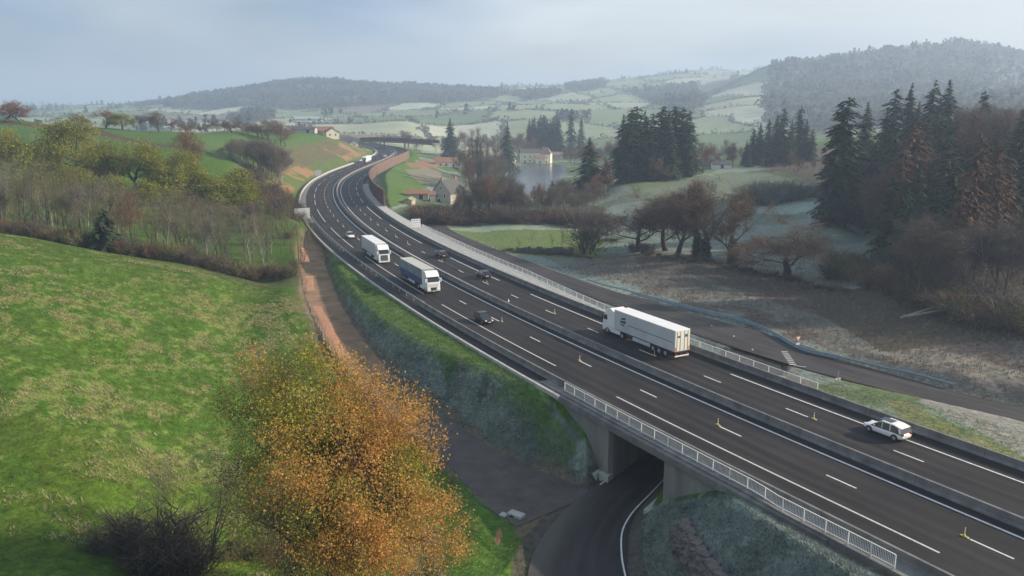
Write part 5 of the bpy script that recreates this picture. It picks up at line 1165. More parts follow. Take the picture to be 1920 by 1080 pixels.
    pillar(rp[0][0] + .1, rp[0][1], pf[0][0] + .18, .90, .13); pillar(rp[-1][0], rp[-1][1], pf[-1][0] - .06, .87, .05); pillar(.05, H_ - .02, .02, .88, .035); pillar(-f + 1.45, H_ - .04, -f + 1.35, .90, .05)
    # rear hatch edge
    x0, z0 = rp[0]; k.quad((x0 - .01, -wy(z0), z0 + e), (x0 - .01, wy(z0), z0 + e), (x0 - .16, wy(z0) * 1.02, z0 - .03), (x0 - .16, -wy(z0) * 1.02, z0 - .03))
    k.build('roof', paint, t)
    if roofglass: k = MB(); k.box(-.75, -.48, H_ + .012, .55, .48, H_ + .028); k.build('roof_window', GL, t)
    for sx in (-1, 1):
        for sy in (-1, 1):
            x = f - .86 if sx > 0 else -f + .80
            wheel(t, x, sy * (hw - .09), .335, .23, sy)
            k = MB(); pts = [(x + cos(q) * .38, .325 + sin(q) * .38) for q in np.linspace(0, pi, 9)]; k.prism(pts, 'y', sy * (hw - .03), sy * (hw + .012)); k.build('wheel_arch', BLK, t)
    for sy in (-1, 1):
        k = MB(); k.box(f - .34, sy * hw * .60 - .15, .58, f - .07, sy * hw * .60 + .15, .71, 0, .02, .02); k.build('headlight', HDL, t, bevel=.02)
        k = MB(); k.box(-f + .015, sy * hw * .70 - .15, .70, -f + .30, sy * hw * .70 + .15, .86); k.build('tail_light', REDL, t, bevel=.02)
        k = MB(); k.box(f - 1.55, sy * (hw + .09) - .09, .92, f - 1.40, sy * (hw + .09) + .09, 1.04); k.build('mirror', paint, t, bevel=.03)
    k = MB(); k.box(f - .06, -.42, .36, f + .012, .42, .50); k.build('grille', BLK, t, bevel=.01)
    k = MB(); k.box(f + .004, -.26, .40, f + .022, .26, .47); k.box(-f - .018, -.26, .56, -f + .02, .26, .67); k.build('number_plate', PLATE, t)
    k = MB(); k.box(-f - .01, -hw * .62, .30, -f + .12, hw * .62, .40); k.build('bumper_trim', BLK, t)
    return t
def wheels6(t, xs, r=.50, hw=1.12, w=.34):
    for x in xs:
        for sy in (-1, 1): wheel(t, x, sy * hw, r, w, sy)
def lorry(label, s, c, away, side_m, roof_m, style, name='articulated_lorry', side2=None):
    """x forward; front of the cab at x = 16.3 / 2"""
    p = fr(s, c, 0.016); a = heading(s) + (0 if away else pi); t = thing(name, label, 'lorry', tuple(p), a)
    F0 = 8.2; hw = 1.25
    # trailer
    x1 = F0 - 2.95; x0 = x1 - 13.5; zt = 4.0; zb = 1.12
    k = MB(); k.box(x0, -hw, zb, x1, hw, zt, 0); tr = k.build('trailer_body', side_m, t, bevel=.035)
    k = MB(); k.box(x0 - .01, -hw - .012, zt - .05, x1 + .01, hw + .012, zt + .02); k.build('trailer_roof', roof_m, tr, bevel=.02)
    if side2 is not None:
        k = MB()
        for sy in (-1, 1): k.box(x0 + .02, sy * (hw + .006) - .006, zb, x1 - .02, sy * (hw + .006) + .006, zb + 1.15)
        k.build('lower_curtain', side2, tr)
        k = MB()
        for i in range(9): # curtain poles showing as folds
            for sy in (-1, 1): xx = x0 + 1.2 + i * 1.4; k.box(xx, sy * (hw + .02) - .008, zb + .02, xx + .05, sy * (hw + .02) + .008, zt - .1)
        k.build('curtain_straps', BLK, tr)
    else:
        k = MB()
        for i in range(1, 9):
            for sy in (-1, 1): xx = x0 + i * 1.5; k.box(xx, sy * (hw + .004) - .004, zb + .02, xx + .03, sy * (hw + .004) + .004, zt - .08)
        k.build('panel_seams', PG, tr)
    k = MB(); k.box(x0 - .03, -hw + .02, zb + .05, x0, hw - .02, zt - .10); rd = k.build('rear_doors', PC, tr)
    k = MB(); [k.tube((x0 - .05, y, zb + .1), (x0 - .05, y, zt - .15), .025, n=5) for y in (-.9, -.35, .35, .9)]; k.build('door_bars', M['galv'], rd)
    if style == 'fresh':
        k = MB(); k.box(x0 - .045, .42, 3.0, x0 - .032, .80, 3.28); k.box(x0 - .045, -.80, 3.02, x0 - .032, -.30, 3.38); k.build('door_stickers', LOGO, rd)
        for sy in (-1, 1): k = MB(); k.box(x0 - .06, sy * 1.02 - .12, zb + .12, x0 - .035, sy * 1.02 + .12, zb + .62); k.build('reflector', ORG, rd)
        k = MB()
        for sy in (-1, 1):
            y = sy * (hw + .012); xa = x1 - 2.7
            k.add([(x0 + .4, y, 2.32), (x1 - 3.3, y, 2.32), (x1 - 3.3, y, 2.41), (x0 + .4, y, 2.41)], [(0, 1, 2, 3)])
            k.add([(xa, y, 2.95), (xa + 1.15, y, 2.85), (xa + .95, y, 3.13), (xa, y, 3.28)], [(0, 1, 2, 3)])
            k.add([(xa - .05, y, 2.42), (xa + 1.3, y, 2.38), (xa + 1.25, y, 2.68), (xa - .1, y, 2.80)], [(0, 1, 2, 3)])
            k.add([(xa + .15, y, 1.95), (xa + .35, y, 2.28), (xa + 1.3, y, 2.20), (xa + 1.15, y, 2.12)], [(0, 1, 2, 3)])
        k.build('emblem', LOGO, tr)
        k = MB()
        for sy in (-1, 1):
            y = sy * (hw + .010); ccx, ccz = x1 - 1.75, 2.55; ar = [(ccx + cos(q) * 1.05, ccz + sin(q) * .95) for q in np.linspace(-.9 * pi, -.02 * pi, 14)] + [(ccx + cos(q) * .95, ccz + sin(q) * .85) for q in np.linspace(-.02 * pi, -.9 * pi, 14)]
            k.add([(q[0], y, q[1]) for q in ar], [(i, i + 1, 26 - i, 27 - i) for i in range(13)])
        k.build('emblem_ring', PG, tr)
    k = MB(); k.box(x0 + .05, -hw + .12, .92, x1 - .2, hw - .12, zb + .01); k.box(x0, -1.15, .42, x0 + .12, 1.15, .62); k.box(x0 + .3, -.45, .62, x1 - .3, -.30, .93); k.box(x0 + .3, .30, .62, x1 - .3, .45, .93); ch = k.build('chassis', BLK, t)
    k = MB(); k.box(x0 - .05, -1.18, .42, x0 - .005, 1.18, .60); k.build('rear_bumper', PC, ch)
    for sy in (-1, 1):
        k = MB(); k.box(x0 + 5.2, sy * 1.20 - .02, .45, x1 - 4.4, sy * 1.20 + .02, .98); k.build('side_skirt', side_m if style == 'fresh' else PG, ch, bevel=.02)
        k = MB(); k.box(x0 - .06, sy * .95 - .17, .66, x0 - .01, sy * .95 + .17, .80); k.build('tail_light', REDL, ch)
    wheels6(t, [x0 + 1.9, x0 + 3.2, x0 + 4.5], .50, 1.06)
    # tractor
    cb = F0 - 2.35
    pr = [(cb, 1.0), (cb, 3.15), (cb - .05, 3.72), (cb + .55, 3.92), (cb + 1.25, 3.72), (cb + 1.75, 3.18), (F0 - .42, 3.02), (F0 - .10, 2.05), (F0 - .02, 1.30), (F0, .42), (F0 - .45, .34), (cb + 1.8, .62), (cb + .55, .62), (cb + .3, 1.0)]
    k = MB(); k.prism(pr, 'y', -1.24, 1.24); cab = k.build('cab', PW, t, bevel=.07)
    def fx(z): return np.interp(z, [.42, 1.30, 2.05, 3.02], [F0, F0 - .02, F0 - .10, F0 - .42])
    k = MB(); w0 = 1.12; k.quad((fx(2.08) + .02, -w0, 2.08), (fx(2.08) + .02, w0, 2.08), (fx(2.92) + .02, w0 * .97, 2.92), (fx(2.92) + .02, -w0 * .97, 2.92)); k.build('windscreen', GL, cab)
    k = MB(); k.box(fx(3.0) - .05, -1.15, 2.93, fx(3.0) + .28, 1.15, 2.98); k.build('sun_visor', BLK if style != 'dark' else GL, cab)
    for sy in (-1, 1):
        k = MB(); y = sy * 1.246; k.add([(cb + 1.15, y, 2.05), (F0 - .22, y, 2.05), (F0 - .48, y, 2.82), (cb + 1.15, y, 2.82)], [(0, 1, 2, 3)]); k.build('side_window', GL, cab)
        k = MB(); k.box(F0 - .30, sy * 1.44 - .11, 2.05, F0 - .12, sy * 1.44 + .11, 2.75); k.build('mirror', BLK if style == 'fresh' else PW, cab, bevel=.04)
        k = MB(); k.box(F0 - .06, sy * .92 - .20, .58, F0 + .03, sy * .92 + .20, .82); k.build('headlight', HDL, cab, bevel=.03)
        k = MB(); k.box(cb - 2.0, sy * 1.13 - .10, .42, cb + .45, sy * 1.13 + .10, 1.02); k.build('tank_fairing', PW, t, bevel=.05)
        k = MB(); k.box(cb - .75, sy * 1.20 - .03, 1.05, cb - .02, sy * 1.20 + .03, 3.6); k.build('wind_deflector', PW, cab, bevel=.02)
    if style == 'scoop':   # big dark lower grille and silver upper band
        k = MB(); k.add([(F0 + .012, -.62, 1.12), (F0 + .012, .62, 1.12), (F0 + .03, .48, .52), (F0 + .03, -.48, .52)], [(3, 2, 1, 0)]); k.build('grille', BLK, cab)
        k = MB()
        for z in (1.28, 1.42, 1.56, 1.70): k.box(fx(z) + .0, -.95, z, fx(z) + .035, .95, z + .07)
        k.build('grille_bars', PG, cab)
    else:
        k = MB(); k.add([(fx(1.85) + .03, -.78, 1.85), (fx(1.85) + .03, .78, 1.85), (F0 + .03, .86, .62), (F0 + .03, -.86, .62)], [(3, 2, 1, 0)]); k.build('grille', BLK, cab)
        k = MB()
        for z in (.80, 1.02, 1.24, 1.46, 1.68): k.box(fx(z) + .03, -.76, z, fx(z) + .055, .76, z + .05)
        k.build('grille_bars', M['galv'], cab)
    k = MB(); k.box(F0 - .02, -.27, .40, F0 + .045, .27, .50); k.build('number_plate', PLATE, cab)
    k = MB(); k.box(F0 - .10, -1.2, .28, F0 + .035, 1.2, .42); k.build('bumper_lip', BLK if style != 'dark' else PW, cab)
    for sy in (-1, 1): wheel(t, F0 - 1.30, sy * 1.08, .50, .32, sy); wheel(t, F0 - 4.95, sy * 1.02, .50, .55, sy)
    k = MB(); k.box(F0 - 5.7, -.45, .62, cb + .5, .45, .92); k.build('frame', BLK, t)
    return t
def mid_s(a, z=0.0): return s_at(a[0], a[1], z)
sa, _ = mid_s((797, 552)); lorry('white lorry cab pulling a blue and grey curtain sided trailer', sa + 8.2, -2.0, False, TEALG, TARP, 'scoop', side2=PB)
sa, _ = mid_s((715, 495)); lorry('white lorry with an all white box trailer behind the blue curtain sided one', sa + 8.4, -2.0, False, PG, PW, 'dark')
sa, _ = mid_s((1277, 674)); lorry('white refrigerated lorry with a green emblem driving away by the far barrier', sa + 8.4, 12.3, True, PG, PW, 'fresh')
s1, c1 = mid_s((905, 605)); car('black hatchback approaching behind the yellow marker post', s1 + .4, -2.3, False, PK, 'hatch', 4.4, 1.82, 1.48)
s1, c1 = mid_s((652, 447)); car('small white car following the two lorries', s1 + .8, -1.6, False, PW, 'hatch', 4.2, 1.8, 1.5)
s1, c1 = mid_s((831, 484)); car('dark grey estate car driving away, the farther of two', s1 + 1.8, 12.0, True, PK, 'suv', 4.6, 1.85, 1.5)
s1, c1 = mid_s((911, 523)); car('dark hatchback driving away, the nearer of two', s1 + 1.8, 11.9, True, PK, 'hatch', 4.4, 1.82, 1.48)
car('white people carrier with a dark roof window driving away at lower right', float((s_at(1696, 828)[0] + s_at(1626, 810)[0]) / 2) + .3, 13.0, True, PW, 'suv', 4.45, 1.85, 1.58, roofglass=True)
# distant traffic before the overbridge
sf = sc_of(fr(520, 0)[0], fr(520, 0)[1])
def s_far(px, lo=380, hi=640, c=0.0):
    best = min(np.arange(lo, hi, 2.0), key=lambda s: abs(prj(fr(s, c))[0] - px) + (0 if prj(fr(s, c))[1] < 306 else 50)); return float(best)
def prj(p):
    x, y, z = p; z = z - CAMH; d = y * CP - z * SP; v = y * SP + z * CP; return 960 + FOC * x / d, 540 - FOC * v / d
lorry('distant white lorry on the outer lane before the overbridge', s_far(688, c=-2.2), -2.2, False, PW, PW, 'dark')
for px, c, pm, lb in [(716, -1.8, REDL, 'distant red car approaching under the cutting'), (722, 1.8, PW, 'distant white car ahead of the red one'), (700, -1.8, PK, 'distant dark car just behind the white lorry'), (712, 1.9, PK, 'distant dark car passing the red one')]:
    car(lb, s_far(px, 420, 640, c) + (8 if pm is PK else 0), c, False, pm, 'hatch')
YEL = mat('yellow_plastic', (0.50, 0.45, 0.04), 0.1, 3, 0.6); WHP = mat('white_plastic', (0.78, 0.77, 0.74), 0.05, 3, 0.6); RDP = mat('red_plastic', (0.40, 0.10, 0.06), 0.1, 3, 0.6)
def marker_post(s, c, label, group):
    t = thing('marker_post', label, 'marker post', tuple(fr(s, c, .015)), heading(s), group)
    k = MB(); k.box(-.36, -.11, 0, .36, .11, .06, 0, .10, .04); k.box(-.12, -.07, .06, .12, .07, .14, 0, .05, .02); k.build('base', YEL, t, bevel=.01)
    k = MB(); k.box(-.02, -.035, .13, .02, .035, .72); q = k.build('post', WHP, t)
    k = MB(); [k.box(-.023, -.038, z, .023, .038, z + .09) for z in (.26, .46, .60)]; k.build('red_bands', RDP, q)
GM = 'yellow based marker posts along the lane lines'
for px, py, lb in [(1808, 1006, 'yellow based marker post nearest to the camera'), (1346, 797, 'yellow based marker post above the bridge railing'), (1087, 676, 'yellow based marker post at the start of a dash before the bridge'), (941, 603, 'yellow based marker post in front of the black hatchback'),
                   (1526, 786, 'yellow based marker post on the far carriageway near the white people carrier'), (1227, 667, 'yellow based marker post beside the refrigerated lorry wheels'), (1040, 588, 'yellow based marker post on the far carriageway ahead of the refrigerated lorry'), (913, 532, 'yellow based marker post beside the nearer dark hatchback'), (829, 491, 'yellow based marker post beside the dark grey estate car')]:
    s1, c1 = s_at(px, py); marker_post(s1, c1, lb, GM)
for i in range(16):
    for c in (0.0, 10.1):
        s0 = (s_l0 if c == 0 else s_f0); s_ = s0 + 13 * round((238 - s0) / 13) + 13 * i + (0 if c else 0)
        if c == 0 and s_ < 246: continue
        marker_post(s_, c + .05, 'small marker post in the close row round the bend', 'marker posts in a close row round the bend')
# small white cone lamp on the median side
s1, c1 = s_at(955, 566); k = MB(); k.tube((0, 0, 0), (0, 0, .5), .16, .05, 8); tag(k.build('traffic_cone', WHP, loc=fr(s1, 7.2, .02)), 'small white cone lying by the median line of the far carriageway', 'cone')
# ---------------------------------------------------------------- houses, overbridge, walls, signs
WALL = mat('stone_wall', (0.40, 0.35, 0.27), 0.22, 0.9, 0.95, 0.02, 5); WALLC = mat('cream_render', (0.80, 0.72, 0.54), 0.10, 0.4, 0.95); WALLW = mat('white_render', (0.74, 0.72, 0.67), 0.06, 0.4, 0.9); WALLG = mat('grey_render', (0.42, 0.39, 0.345), 0.12, 0.5, 0.95)
TILE = mat('clay_tiles', (0.28, 0.135, 0.085), 0.25, 1.5, 0.9, 0.03, 6, stretch=(1, 3, 1)); TILEP = mat('pink_brown_tiles', (0.22, 0.145, 0.115), 0.25, 1.5, 0.9, 0.03, 6); SLATE = mat('mossy_slate', (0.085, 0.085, 0.080), 0.25, 1.2, 0.85, 0.02, 6); SHUT = mat('window_dark', (0.05, 0.05, 0.055), 0.2, 2, 0.3); BRK = mat('brick_trim', (0.35, 0.20, 0.14), 0.2, 3, 0.9)
def house(name, label, x, y, rz, W, Dp, eave, ridge, wall, roof, wins=(), group=None, chim=1, hip=0.0, over=.35, z=None, cat='house'):
    """ridge runs along local x (length W); gables at the ends; wins: (face, u, z, w, h), face in 'f','b','l','r'"""
    z = hz(x, y) - .3 if z is None else z; t = thing(name, label, cat, (x, y, z), rz, group); a, b = W / 2, Dp / 2
    k = MB(); V = [(-a, -b, 0), (a, -b, 0), (a, b, 0), (-a, b, 0), (-a, -b, eave), (a, -b, eave), (a, b, eave), (-a, b, eave), (-a + hip, 0, ridge - .12), (a - hip, 0, ridge - .12)]
    k.add(V, [(0, 1, 5, 4), (2, 3, 7, 6), (1, 2, 6, 9, 5) if hip == 0 else (1, 2, 6, 5), (3, 0, 4, 8, 7) if hip == 0 else (3, 0, 4, 7), (0, 3, 2, 1)]); w_ = k.build('wall', wall, t)
    k = MB(); o = over; sl = (ridge - eave) / b; ez = eave - o * sl; th = .18; hx = hip
    for sg in (-1, 1):
        A = (-a - o, sg * (b + o), ez); B = (a + o, sg * (b + o), ez); Cc = (a + (o if hx == 0 else 0) - hx, 0, ridge); Dd = (-a - (o if hx == 0 else 0) + hx, 0, ridge)
        k.add([A, B, Cc, Dd] + [(p[0], p[1], p[2] + th) for p in (A, B, Cc, Dd)], [(0, 3, 2, 1), (4, 5, 6, 7), (0, 1, 5, 4), (1, 2, 6, 5), (2, 3, 7, 6), (3, 0, 4, 7)])
    if hip:
        for sg in (-1, 1): k.add([(sg * (a + o), -b - o, ez + th), (sg * (a + o), b + o, ez + th), (sg * (a - hx), 0, ridge + th)], [(0, 1, 2)])
    r_ = k.build('roof', roof, t)
    for i in range(chim): k = MB(); cx_ = (-a + hip + .8) if i == 0 else (a - hip - .8); k.box(cx_ - .35, -.3, ridge - .9, cx_ + .35, .3, ridge + 1.0); k.box(cx_ - .42, -.37, ridge + 1.0, cx_ + .42, .37, ridge + 1.12); k.build('chimney', BRK, r_)
    for f, u, zz, ww, hh in wins:
        e = .03; k = MB()
        def bx(e0, e1, w2, h2, kk):
            if f == 'f': kk.box(u - w2, -b - e1, zz - h2, u + w2, -b - e0, zz + h2)
            elif f == 'b': kk.box(u - w2, b + e0, zz - h2, u + w2, b + e1, zz + h2)
            elif f == 'r': kk.box(a + e0, u - w2, zz - h2, a + e1, u + w2, zz + h2)
            else: kk.box(-a - e1, u - w2, zz - h2, -a - e0, u + w2, zz + h2)
        bx(-.05, .03, ww / 2 + .10, hh / 2 + .10, k); fr_ = k.build('door' if hh > 1.9 else 'window', WALLW if wall is not WALLW else BRK, t)
        k = MB(); bx(.034, .045, ww / 2, hh / 2, k); k.build('pane', SHUT, fr_)
    return t
def H(name, label, px, py, d, *a, **k):
    x, z = at_d(px, d); return house(name, label, x, d, *a, z=z - .4, **k)
WG = [('r', -2.2, 2.2, .9, 1.2), ('r', 1.6, 2.2, .9, 1.2), ('r', 0, 5.2, 1.0, 1.3)]
# stone house beside the copse: gable towards the camera
H('stone_house', 'grey stone house with a steep gable towards the motorway', 842, 360, 338, radians(58), 11, 9.8, 4.8, 10.2, WALLG, SLATE, [('l', -1.8, 3.6, .9, 1.4), ('l', 2.0, 3.6, .9, 1.4), ('l', 0, 6.8, .8, 1.0), ('l', 1.2, 1.2, 1.6, 1.9), ('f', 0, 2.4, 1, 1.3), ('b', 2, 2.4, 1, 1.3)], chim=2)
H('outbuilding', 'low outbuilding with a red tiled roof, left of the stone house', 783, 372, 322, radians(4), 9, 5, 2.6, 4.0, WALLG, TILE, [('f', 1.5, 1.2, 1.8, 2.0)], chim=0)
H('outbuilding', 'small lean outbuilding with a pink brown roof between the red roof and the stone house', 804, 368, 326, radians(8), 5, 5, 3.2, 4.4, WALLG, TILEP, [('f', 0, 1.3, 1.0, 2.0)], chim=0)
H('garden_shed', 'pale mossy shed roof below the outbuildings', 768, 390, 300, radians(85), 7, 3.0, 2.0, 2.8, WALL, mat('mossy_tin', (0.23, 0.24, 0.12), .2, 1, .9), [], chim=0, cat='shed')
# white houses with red roofs
H('white_house', 'long white house with a low red roof behind the bare earth yard', 842, 306, 560, radians(5), 20, 9, 3.4, 6.6, WALLW, TILE, [('f', -6, 1.8, 1.2, 1.2), ('f', -2, 1.8, 1.2, 1.2), ('f', 3, 1.3, 1.1, 2.1), ('f', 7, 1.8, 1.2, 1.2)], chim=1)
H('white_house', 'white gabled house with a pink roof beside the long white one', 866, 300, 568, radians(-80), 12, 8, 4.8, 8.0, WALLW, TILEP, [('r', -2, 2.2, 1, 1.4), ('r', 2, 2.2, 1, 1.4), ('r', 0, 5.2, .9, 1.1)], chim=1)
H('village_house', 'tall house with a hipped pink roof above the white houses', 876, 285, 640, radians(20), 11, 9, 6.0, 9.6, WALLC, TILEP, [('f', -3, 4.4, 1, 1.4), ('f', 3, 4.4, 1, 1.4), ('f', 0, 1.4, 1, 2.1)], hip=3.5)
H('village_house', 'brown roofed house half hidden by the poplars', 893, 262, 700, radians(10), 10, 8, 5, 8.5, WALLC, TILE, [('f', -2, 3.4, 1, 1.3), ('f', 2, 3.4, 1, 1.3)])
# houses by the water
H('pond_house', 'cream house with a pink roof at the left end of the pond', 950, 300, 660, radians(-35), 12, 10, 6.0, 9.4, WALLC, TILEP, [('r', -1.8, 3.2, 1, 1.3), ('r', 1.8, 3.2, 1, 1.3), ('f', -2, 3.2, 1, 1.3), ('f', 2, 1.4, 1, 2.1)])
H('pond_house', 'low cream lean to at the water beside the left pond house', 958, 308, 648, radians(-35), 8, 4, 2.5, 3.6, WALLC, TILE, [('f', 0, 1.3, 1, 2)], chim=0)
H('pond_house', 'broad cream house facing the pond under a dark flat looking roof', 993, 300, 705, radians(3), 17, 10, 9.2, 12.2, WALLC, SLATE, [('f', -4.5, 5.6, 1, 1.4), ('f', 0, 5.6, 1, 1.4), ('f', 4.5, 5.6, 1, 1.4), ('f', -4.5, 1.4, 1.1, 2.2), ('f', 0, 2.2, 1, 1.4), ('f', 4.5, 1.4, 1.1, 2.2)], chim=2)
H('pond_house', 'narrow cream house between the broad one and the pink hipped one', 1012, 302, 700, radians(2), 8, 9, 5.4, 7.6, WALLC, TILEP, [('f', 0, 1.4, 1.1, 2.2)], chim=0)
H('pond_house', 'tall cream house with a steep pink hipped roof at the right end of the pond', 1022, 298, 706, radians(-12), 11, 10, 8.6, 13.8, WALLC, TILEP, [('f', -2, 5.2, 1, 1.4), ('f', 2, 5.2, 1, 1.4), ('f', -2, 2.0, 1, 1.4), ('f', 2, 1.4, 1, 2.1)], hip=3.2)
H('village_house', 'pale house behind the pond houses to the right', 1042, 290, 745, radians(5), 13, 8, 5, 7.5, WALLG, TILEP, [('f', -3, 3.0, 1, 1.3), ('f', 3, 3.0, 1, 1.3)])
H('farmhouse', 'low farm building with a long roof behind the hillock', 1322, 306, 400, radians(2), 16, 8, 3.0, 5.5, WALL, SLATE, [('f', 2, 1.6, 1.6, 2.0)], chim=0)
H('farmhouse', 'small building with a pale roof edge on top of the hillock', 1352, 306, 392, radians(-4), 9, 6, 2.6, 4.4, WALLW, SLATE, [('f', 0, 1.3, 1.2, 2.0)], chim=0)
# farm at the top of the cutting
H('farmhouse', 'cream farmhouse gable with a red roof above the cutting', 622, 256, 585, radians(-70), 14, 9, 5.0, 8.0, WALLC, TILE, [('r', -2, 3.2, 1, 1.3), ('r', 2, 3.2, 1, 1.3)], chim=1)
H('barn', 'long red roofed barn left of the cream farmhouse', 597, 256, 590, radians(5), 22, 9, 3.6, 6.4, WALL, TILE, [('f', -4, 1.6, 2.6, 2.6)], chim=0, cat='barn')
H('barn', 'grey low barn at the left of the farm above the cutting', 572, 259, 580, radians(0), 16, 8, 3.0, 4.8, WALLG, SLATE, [('f', 3, 1.4, 2.4, 2.4)], chim=0, cat='barn')
H('farmhouse', 'tiny white gabled house right of the farm', 664, 258, 640, radians(-80), 8, 6, 3.4, 5.6, WALLW, SLATE, [('r', 0, 1.8, 1, 1.2)], chim=0)
H('barn', 'pale green roofed barn in the fields beyond the farm', 576, 222, 1300, radians(0), 46, 16, 3, 7, WALLG, mat('green_tin_roof', (.30, .42, .34), .08, 1, .6), [], chim=0, cat='barn')
for px, d, top, lb in [(607, 560, 246, 'pale utility pole beside the cream farmhouse'), (937, 600, 252, 'pale utility pole beside the village spruce')]:
    x, z = at_d(px, d); k = MB(); k.tube((0, 0, -1), (0, 0, top_z(x, d, top) - z), .22, .16, 6); k.box(-1, -.08, top_z(x, d, top) - z - .5, 1, .08, top_z(x, d, top) - z - .35); tag(k.build('utility_pole', M['pale_concrete'], loc=(x, d, z)), lb, 'pole')
# overbridge
ob = thing('overbridge', 'grey overbridge with dark parapet crossing the motorway in the distance', 'bridge', tuple(fr(0, 0)))
A_ = PD(686, 262, 690); B_ = PD(800, 267, 655); ob.location = Vector(A_); dv = B_ - A_; ln = float(np.hypot(dv[0], dv[1])); ob.rotation_euler = (0, 0, math.atan2(dv[1], dv[0]))
def arc(u): return (dv[2] * u / ln) + 1.0 * 4 * (u / ln) * (1 - u / ln) * .4
us = np.linspace(-6, ln + 6, 16)
def sweep(name, y0, y1, z0, z1, m):
    k = MB(); V = []; [V.extend([(u, y0, arc(u) + z0), (u, y1, arc(u) + z0), (u, y1, arc(u) + z1), (u, y0, arc(u) + z1)]) for u in us]; n = len(us)
    F = [(4 * i + a_, 4 * i + 4 + a_, 4 * i + 4 + (a_ + 1) % 4, 4 * i + (a_ + 1) % 4) for i in range(n - 1) for a_ in range(4)] + [(3, 2, 1, 0), (4 * n - 4, 4 * n - 3, 4 * n - 2, 4 * n - 1)]
    k.add(V, F); return k.build(name, m, ob)
sweep('deck', 0, 9, -2.0, -0.6, M['concrete']); sweep('parapet', -.15, .1, -.62, 1.9, M['corten']); sweep('parapet', 9.0, 9.25, -.62, 1.9, M['corten'])
zd = float(A_[2]) - 5
for u in (ln * .22, ln * .62):
    k = MB()
    for y in (2, 7): k.tube((u, y, -9), (u, y, arc(u) - 2.0), .5, n=8)
    k.build('pier', M['dark_concrete'], ob)
# noise wall: panels between posts, brown outside, top trimmed
nw = thing('noise_barrier', 'tall red brown noise wall curving along the far side of the bend', 'noise wall', tuple(fr(322, 19.6)))
no = Vector(nw.location)
n0, n1_ = 322.0, 604.0
nh = lambda s: np.interp(s, [322, 340, 500, 560], [5.9, 5.6, 5.2, 5.0]); nc = lambda s: np.interp(s, [322, 420, 560], [19.4, 19.2, 19.6])
def swp(nm, prof, m): o = profile(nm, sr(n0, n1_, 3), prof, m, nw); o.location = -no; return o
swp('panels', [(lambda s: nc(s), -2.2), (lambda s: nc(s), nh), (lambda s: nc(s) + .14, nh), (lambda s: nc(s) + .14, -2.2)], M['corten'])
swp('outer_cladding', [(lambda s: nc(s) + .16, -2.4), (lambda s: nc(s) + .16, lambda s: nh(s) - .05), (lambda s: nc(s) + .22, lambda s: nh(s) - .05), (lambda s: nc(s) + .22, -2.4)], M['corten_out'])
swp('coping', [(lambda s: nc(s) - .08, nh), (lambda s: nc(s) - .08, lambda s: nh(s) + .12), (lambda s: nc(s) + .30, lambda s: nh(s) + .12), (lambda s: nc(s) + .30, nh)], M['corten_out'])
for s in np.arange(n0, n1_, 4.0):
    k = MB(); h_ = float(nh(s)); k.box(-.09, -.20, -2, .09, .30, h_); q = k.build('post', M['corten_out'], nw); q.location = Vector(fr(s, float(nc(s)))) - no; q.rotation_euler = (0, 0, heading(s) - pi)
# signs
SGN = mat('sign_back', (0.52, 0.54, 0.55), 0.08, 2, 0.5, metal=.2)
SGW = mat('sign_face', (0.74, 0.75, 0.75), 0.04, 2, 0.5); SGB = mat('sign_lettering', (0.20, 0.22, 0.24), .1, 2, .6)
def signboard(label, s, c, w, h, z0, face, lines=0, yaw=0.0, nrib=5):
    p = fr(s, c); t = thing('road_sign', label, 'sign', (p[0], p[1], hz(p[0], p[1]) if abs(c) > 21 or c < -9.6 else p[2]), heading(s) - pi / 2 + yaw)
    g0 = 0.0; k = MB(); k.box(-w / 2, -.04, z0, w / 2, .04, z0 + h); b = k.build('board', face, t, bevel=.02)
    k = MB(); [k.tube((x, .12, -.3), (x, .12, z0 + h - .1), .07, n=6) for x in (-w * .3, w * .3)]; k.build('posts', M['galv'], t)
    k = MB()
    for i in range(nrib): zz = z0 + h * (i + .5) / nrib; k.box(-w / 2 + .05, .042, zz - .03, w / 2 - .05, .075, zz + .03)
    k.build('ribs', M['galv'], b)
    if lines:
        k = MB(); r = random.Random(5)
        for i in range(lines):
            zz = z0 + h * (1 - (i + .6) / (lines + .3)); x = -w * .42
            while x < w * .36: l = r.uniform(.12, .34); k.box(x, -.05, zz - .09, x + l, -.042, zz + .09); x += l + .1
            if i == lines - 1: break
        k.build('lettering', SGB, b)
    return t
# text panel: the word lengths are all that can be made out
s1, c1 = s_at(785, 426, 1.0); signboard('white direction sign with dark lettering on the far walkway', s1 - 1, 17.6, 2.6, 2.2, 1.3, SGW, 3)
s1, c1 = s_at(585, 418, 0); signboard('large grey back of a road sign at the outside of the bend', s1, -10.6, 4.6, 3.2, 1.4, SGN, 0, 0.15, 7)
x, z = at_d(597, 408); ss_, cc_, _ = sc_of(x, 408); signboard('smaller grey back of a road sign farther round the bend', float(ss_[0]), float(cc_[0]), 3.2, 2.8, 1.2, SGN, 0, .2, 5)
p = G(1495, 655); t = thing('give_way_sign', 'red and white triangular give way sign beyond the blue guardrail', 'sign', tuple(p), .35); zt = max(top_z(p[0], p[1], 630) - p[2], 2.2)
k = MB(); k.tube((0, 0, -.3), (0, 0, zt), .04, n=6); k.build('post', M['galv'], t)
k = MB(); k.prism([(-.62, zt), (.62, zt), (0, zt - 1.05)], 'y', -.03, 0); b = k.build('triangle', RDP, t); k = MB(); k.prism([(-.36, zt - .14), (.36, zt - .14), (0, zt - .75)], 'y', -.042, -.031); k.build('inner_triangle', SGW, b)
k = MB(); k.box(-.32, -.03, zt - 1.45, .32, 0, zt - 1.15); k.build('plate', SGW, t)
p = G(1570, 722); t = thing('verge_post', 'dark post with two round pale discs at the end of the far railing', 'post', tuple(p), .2)
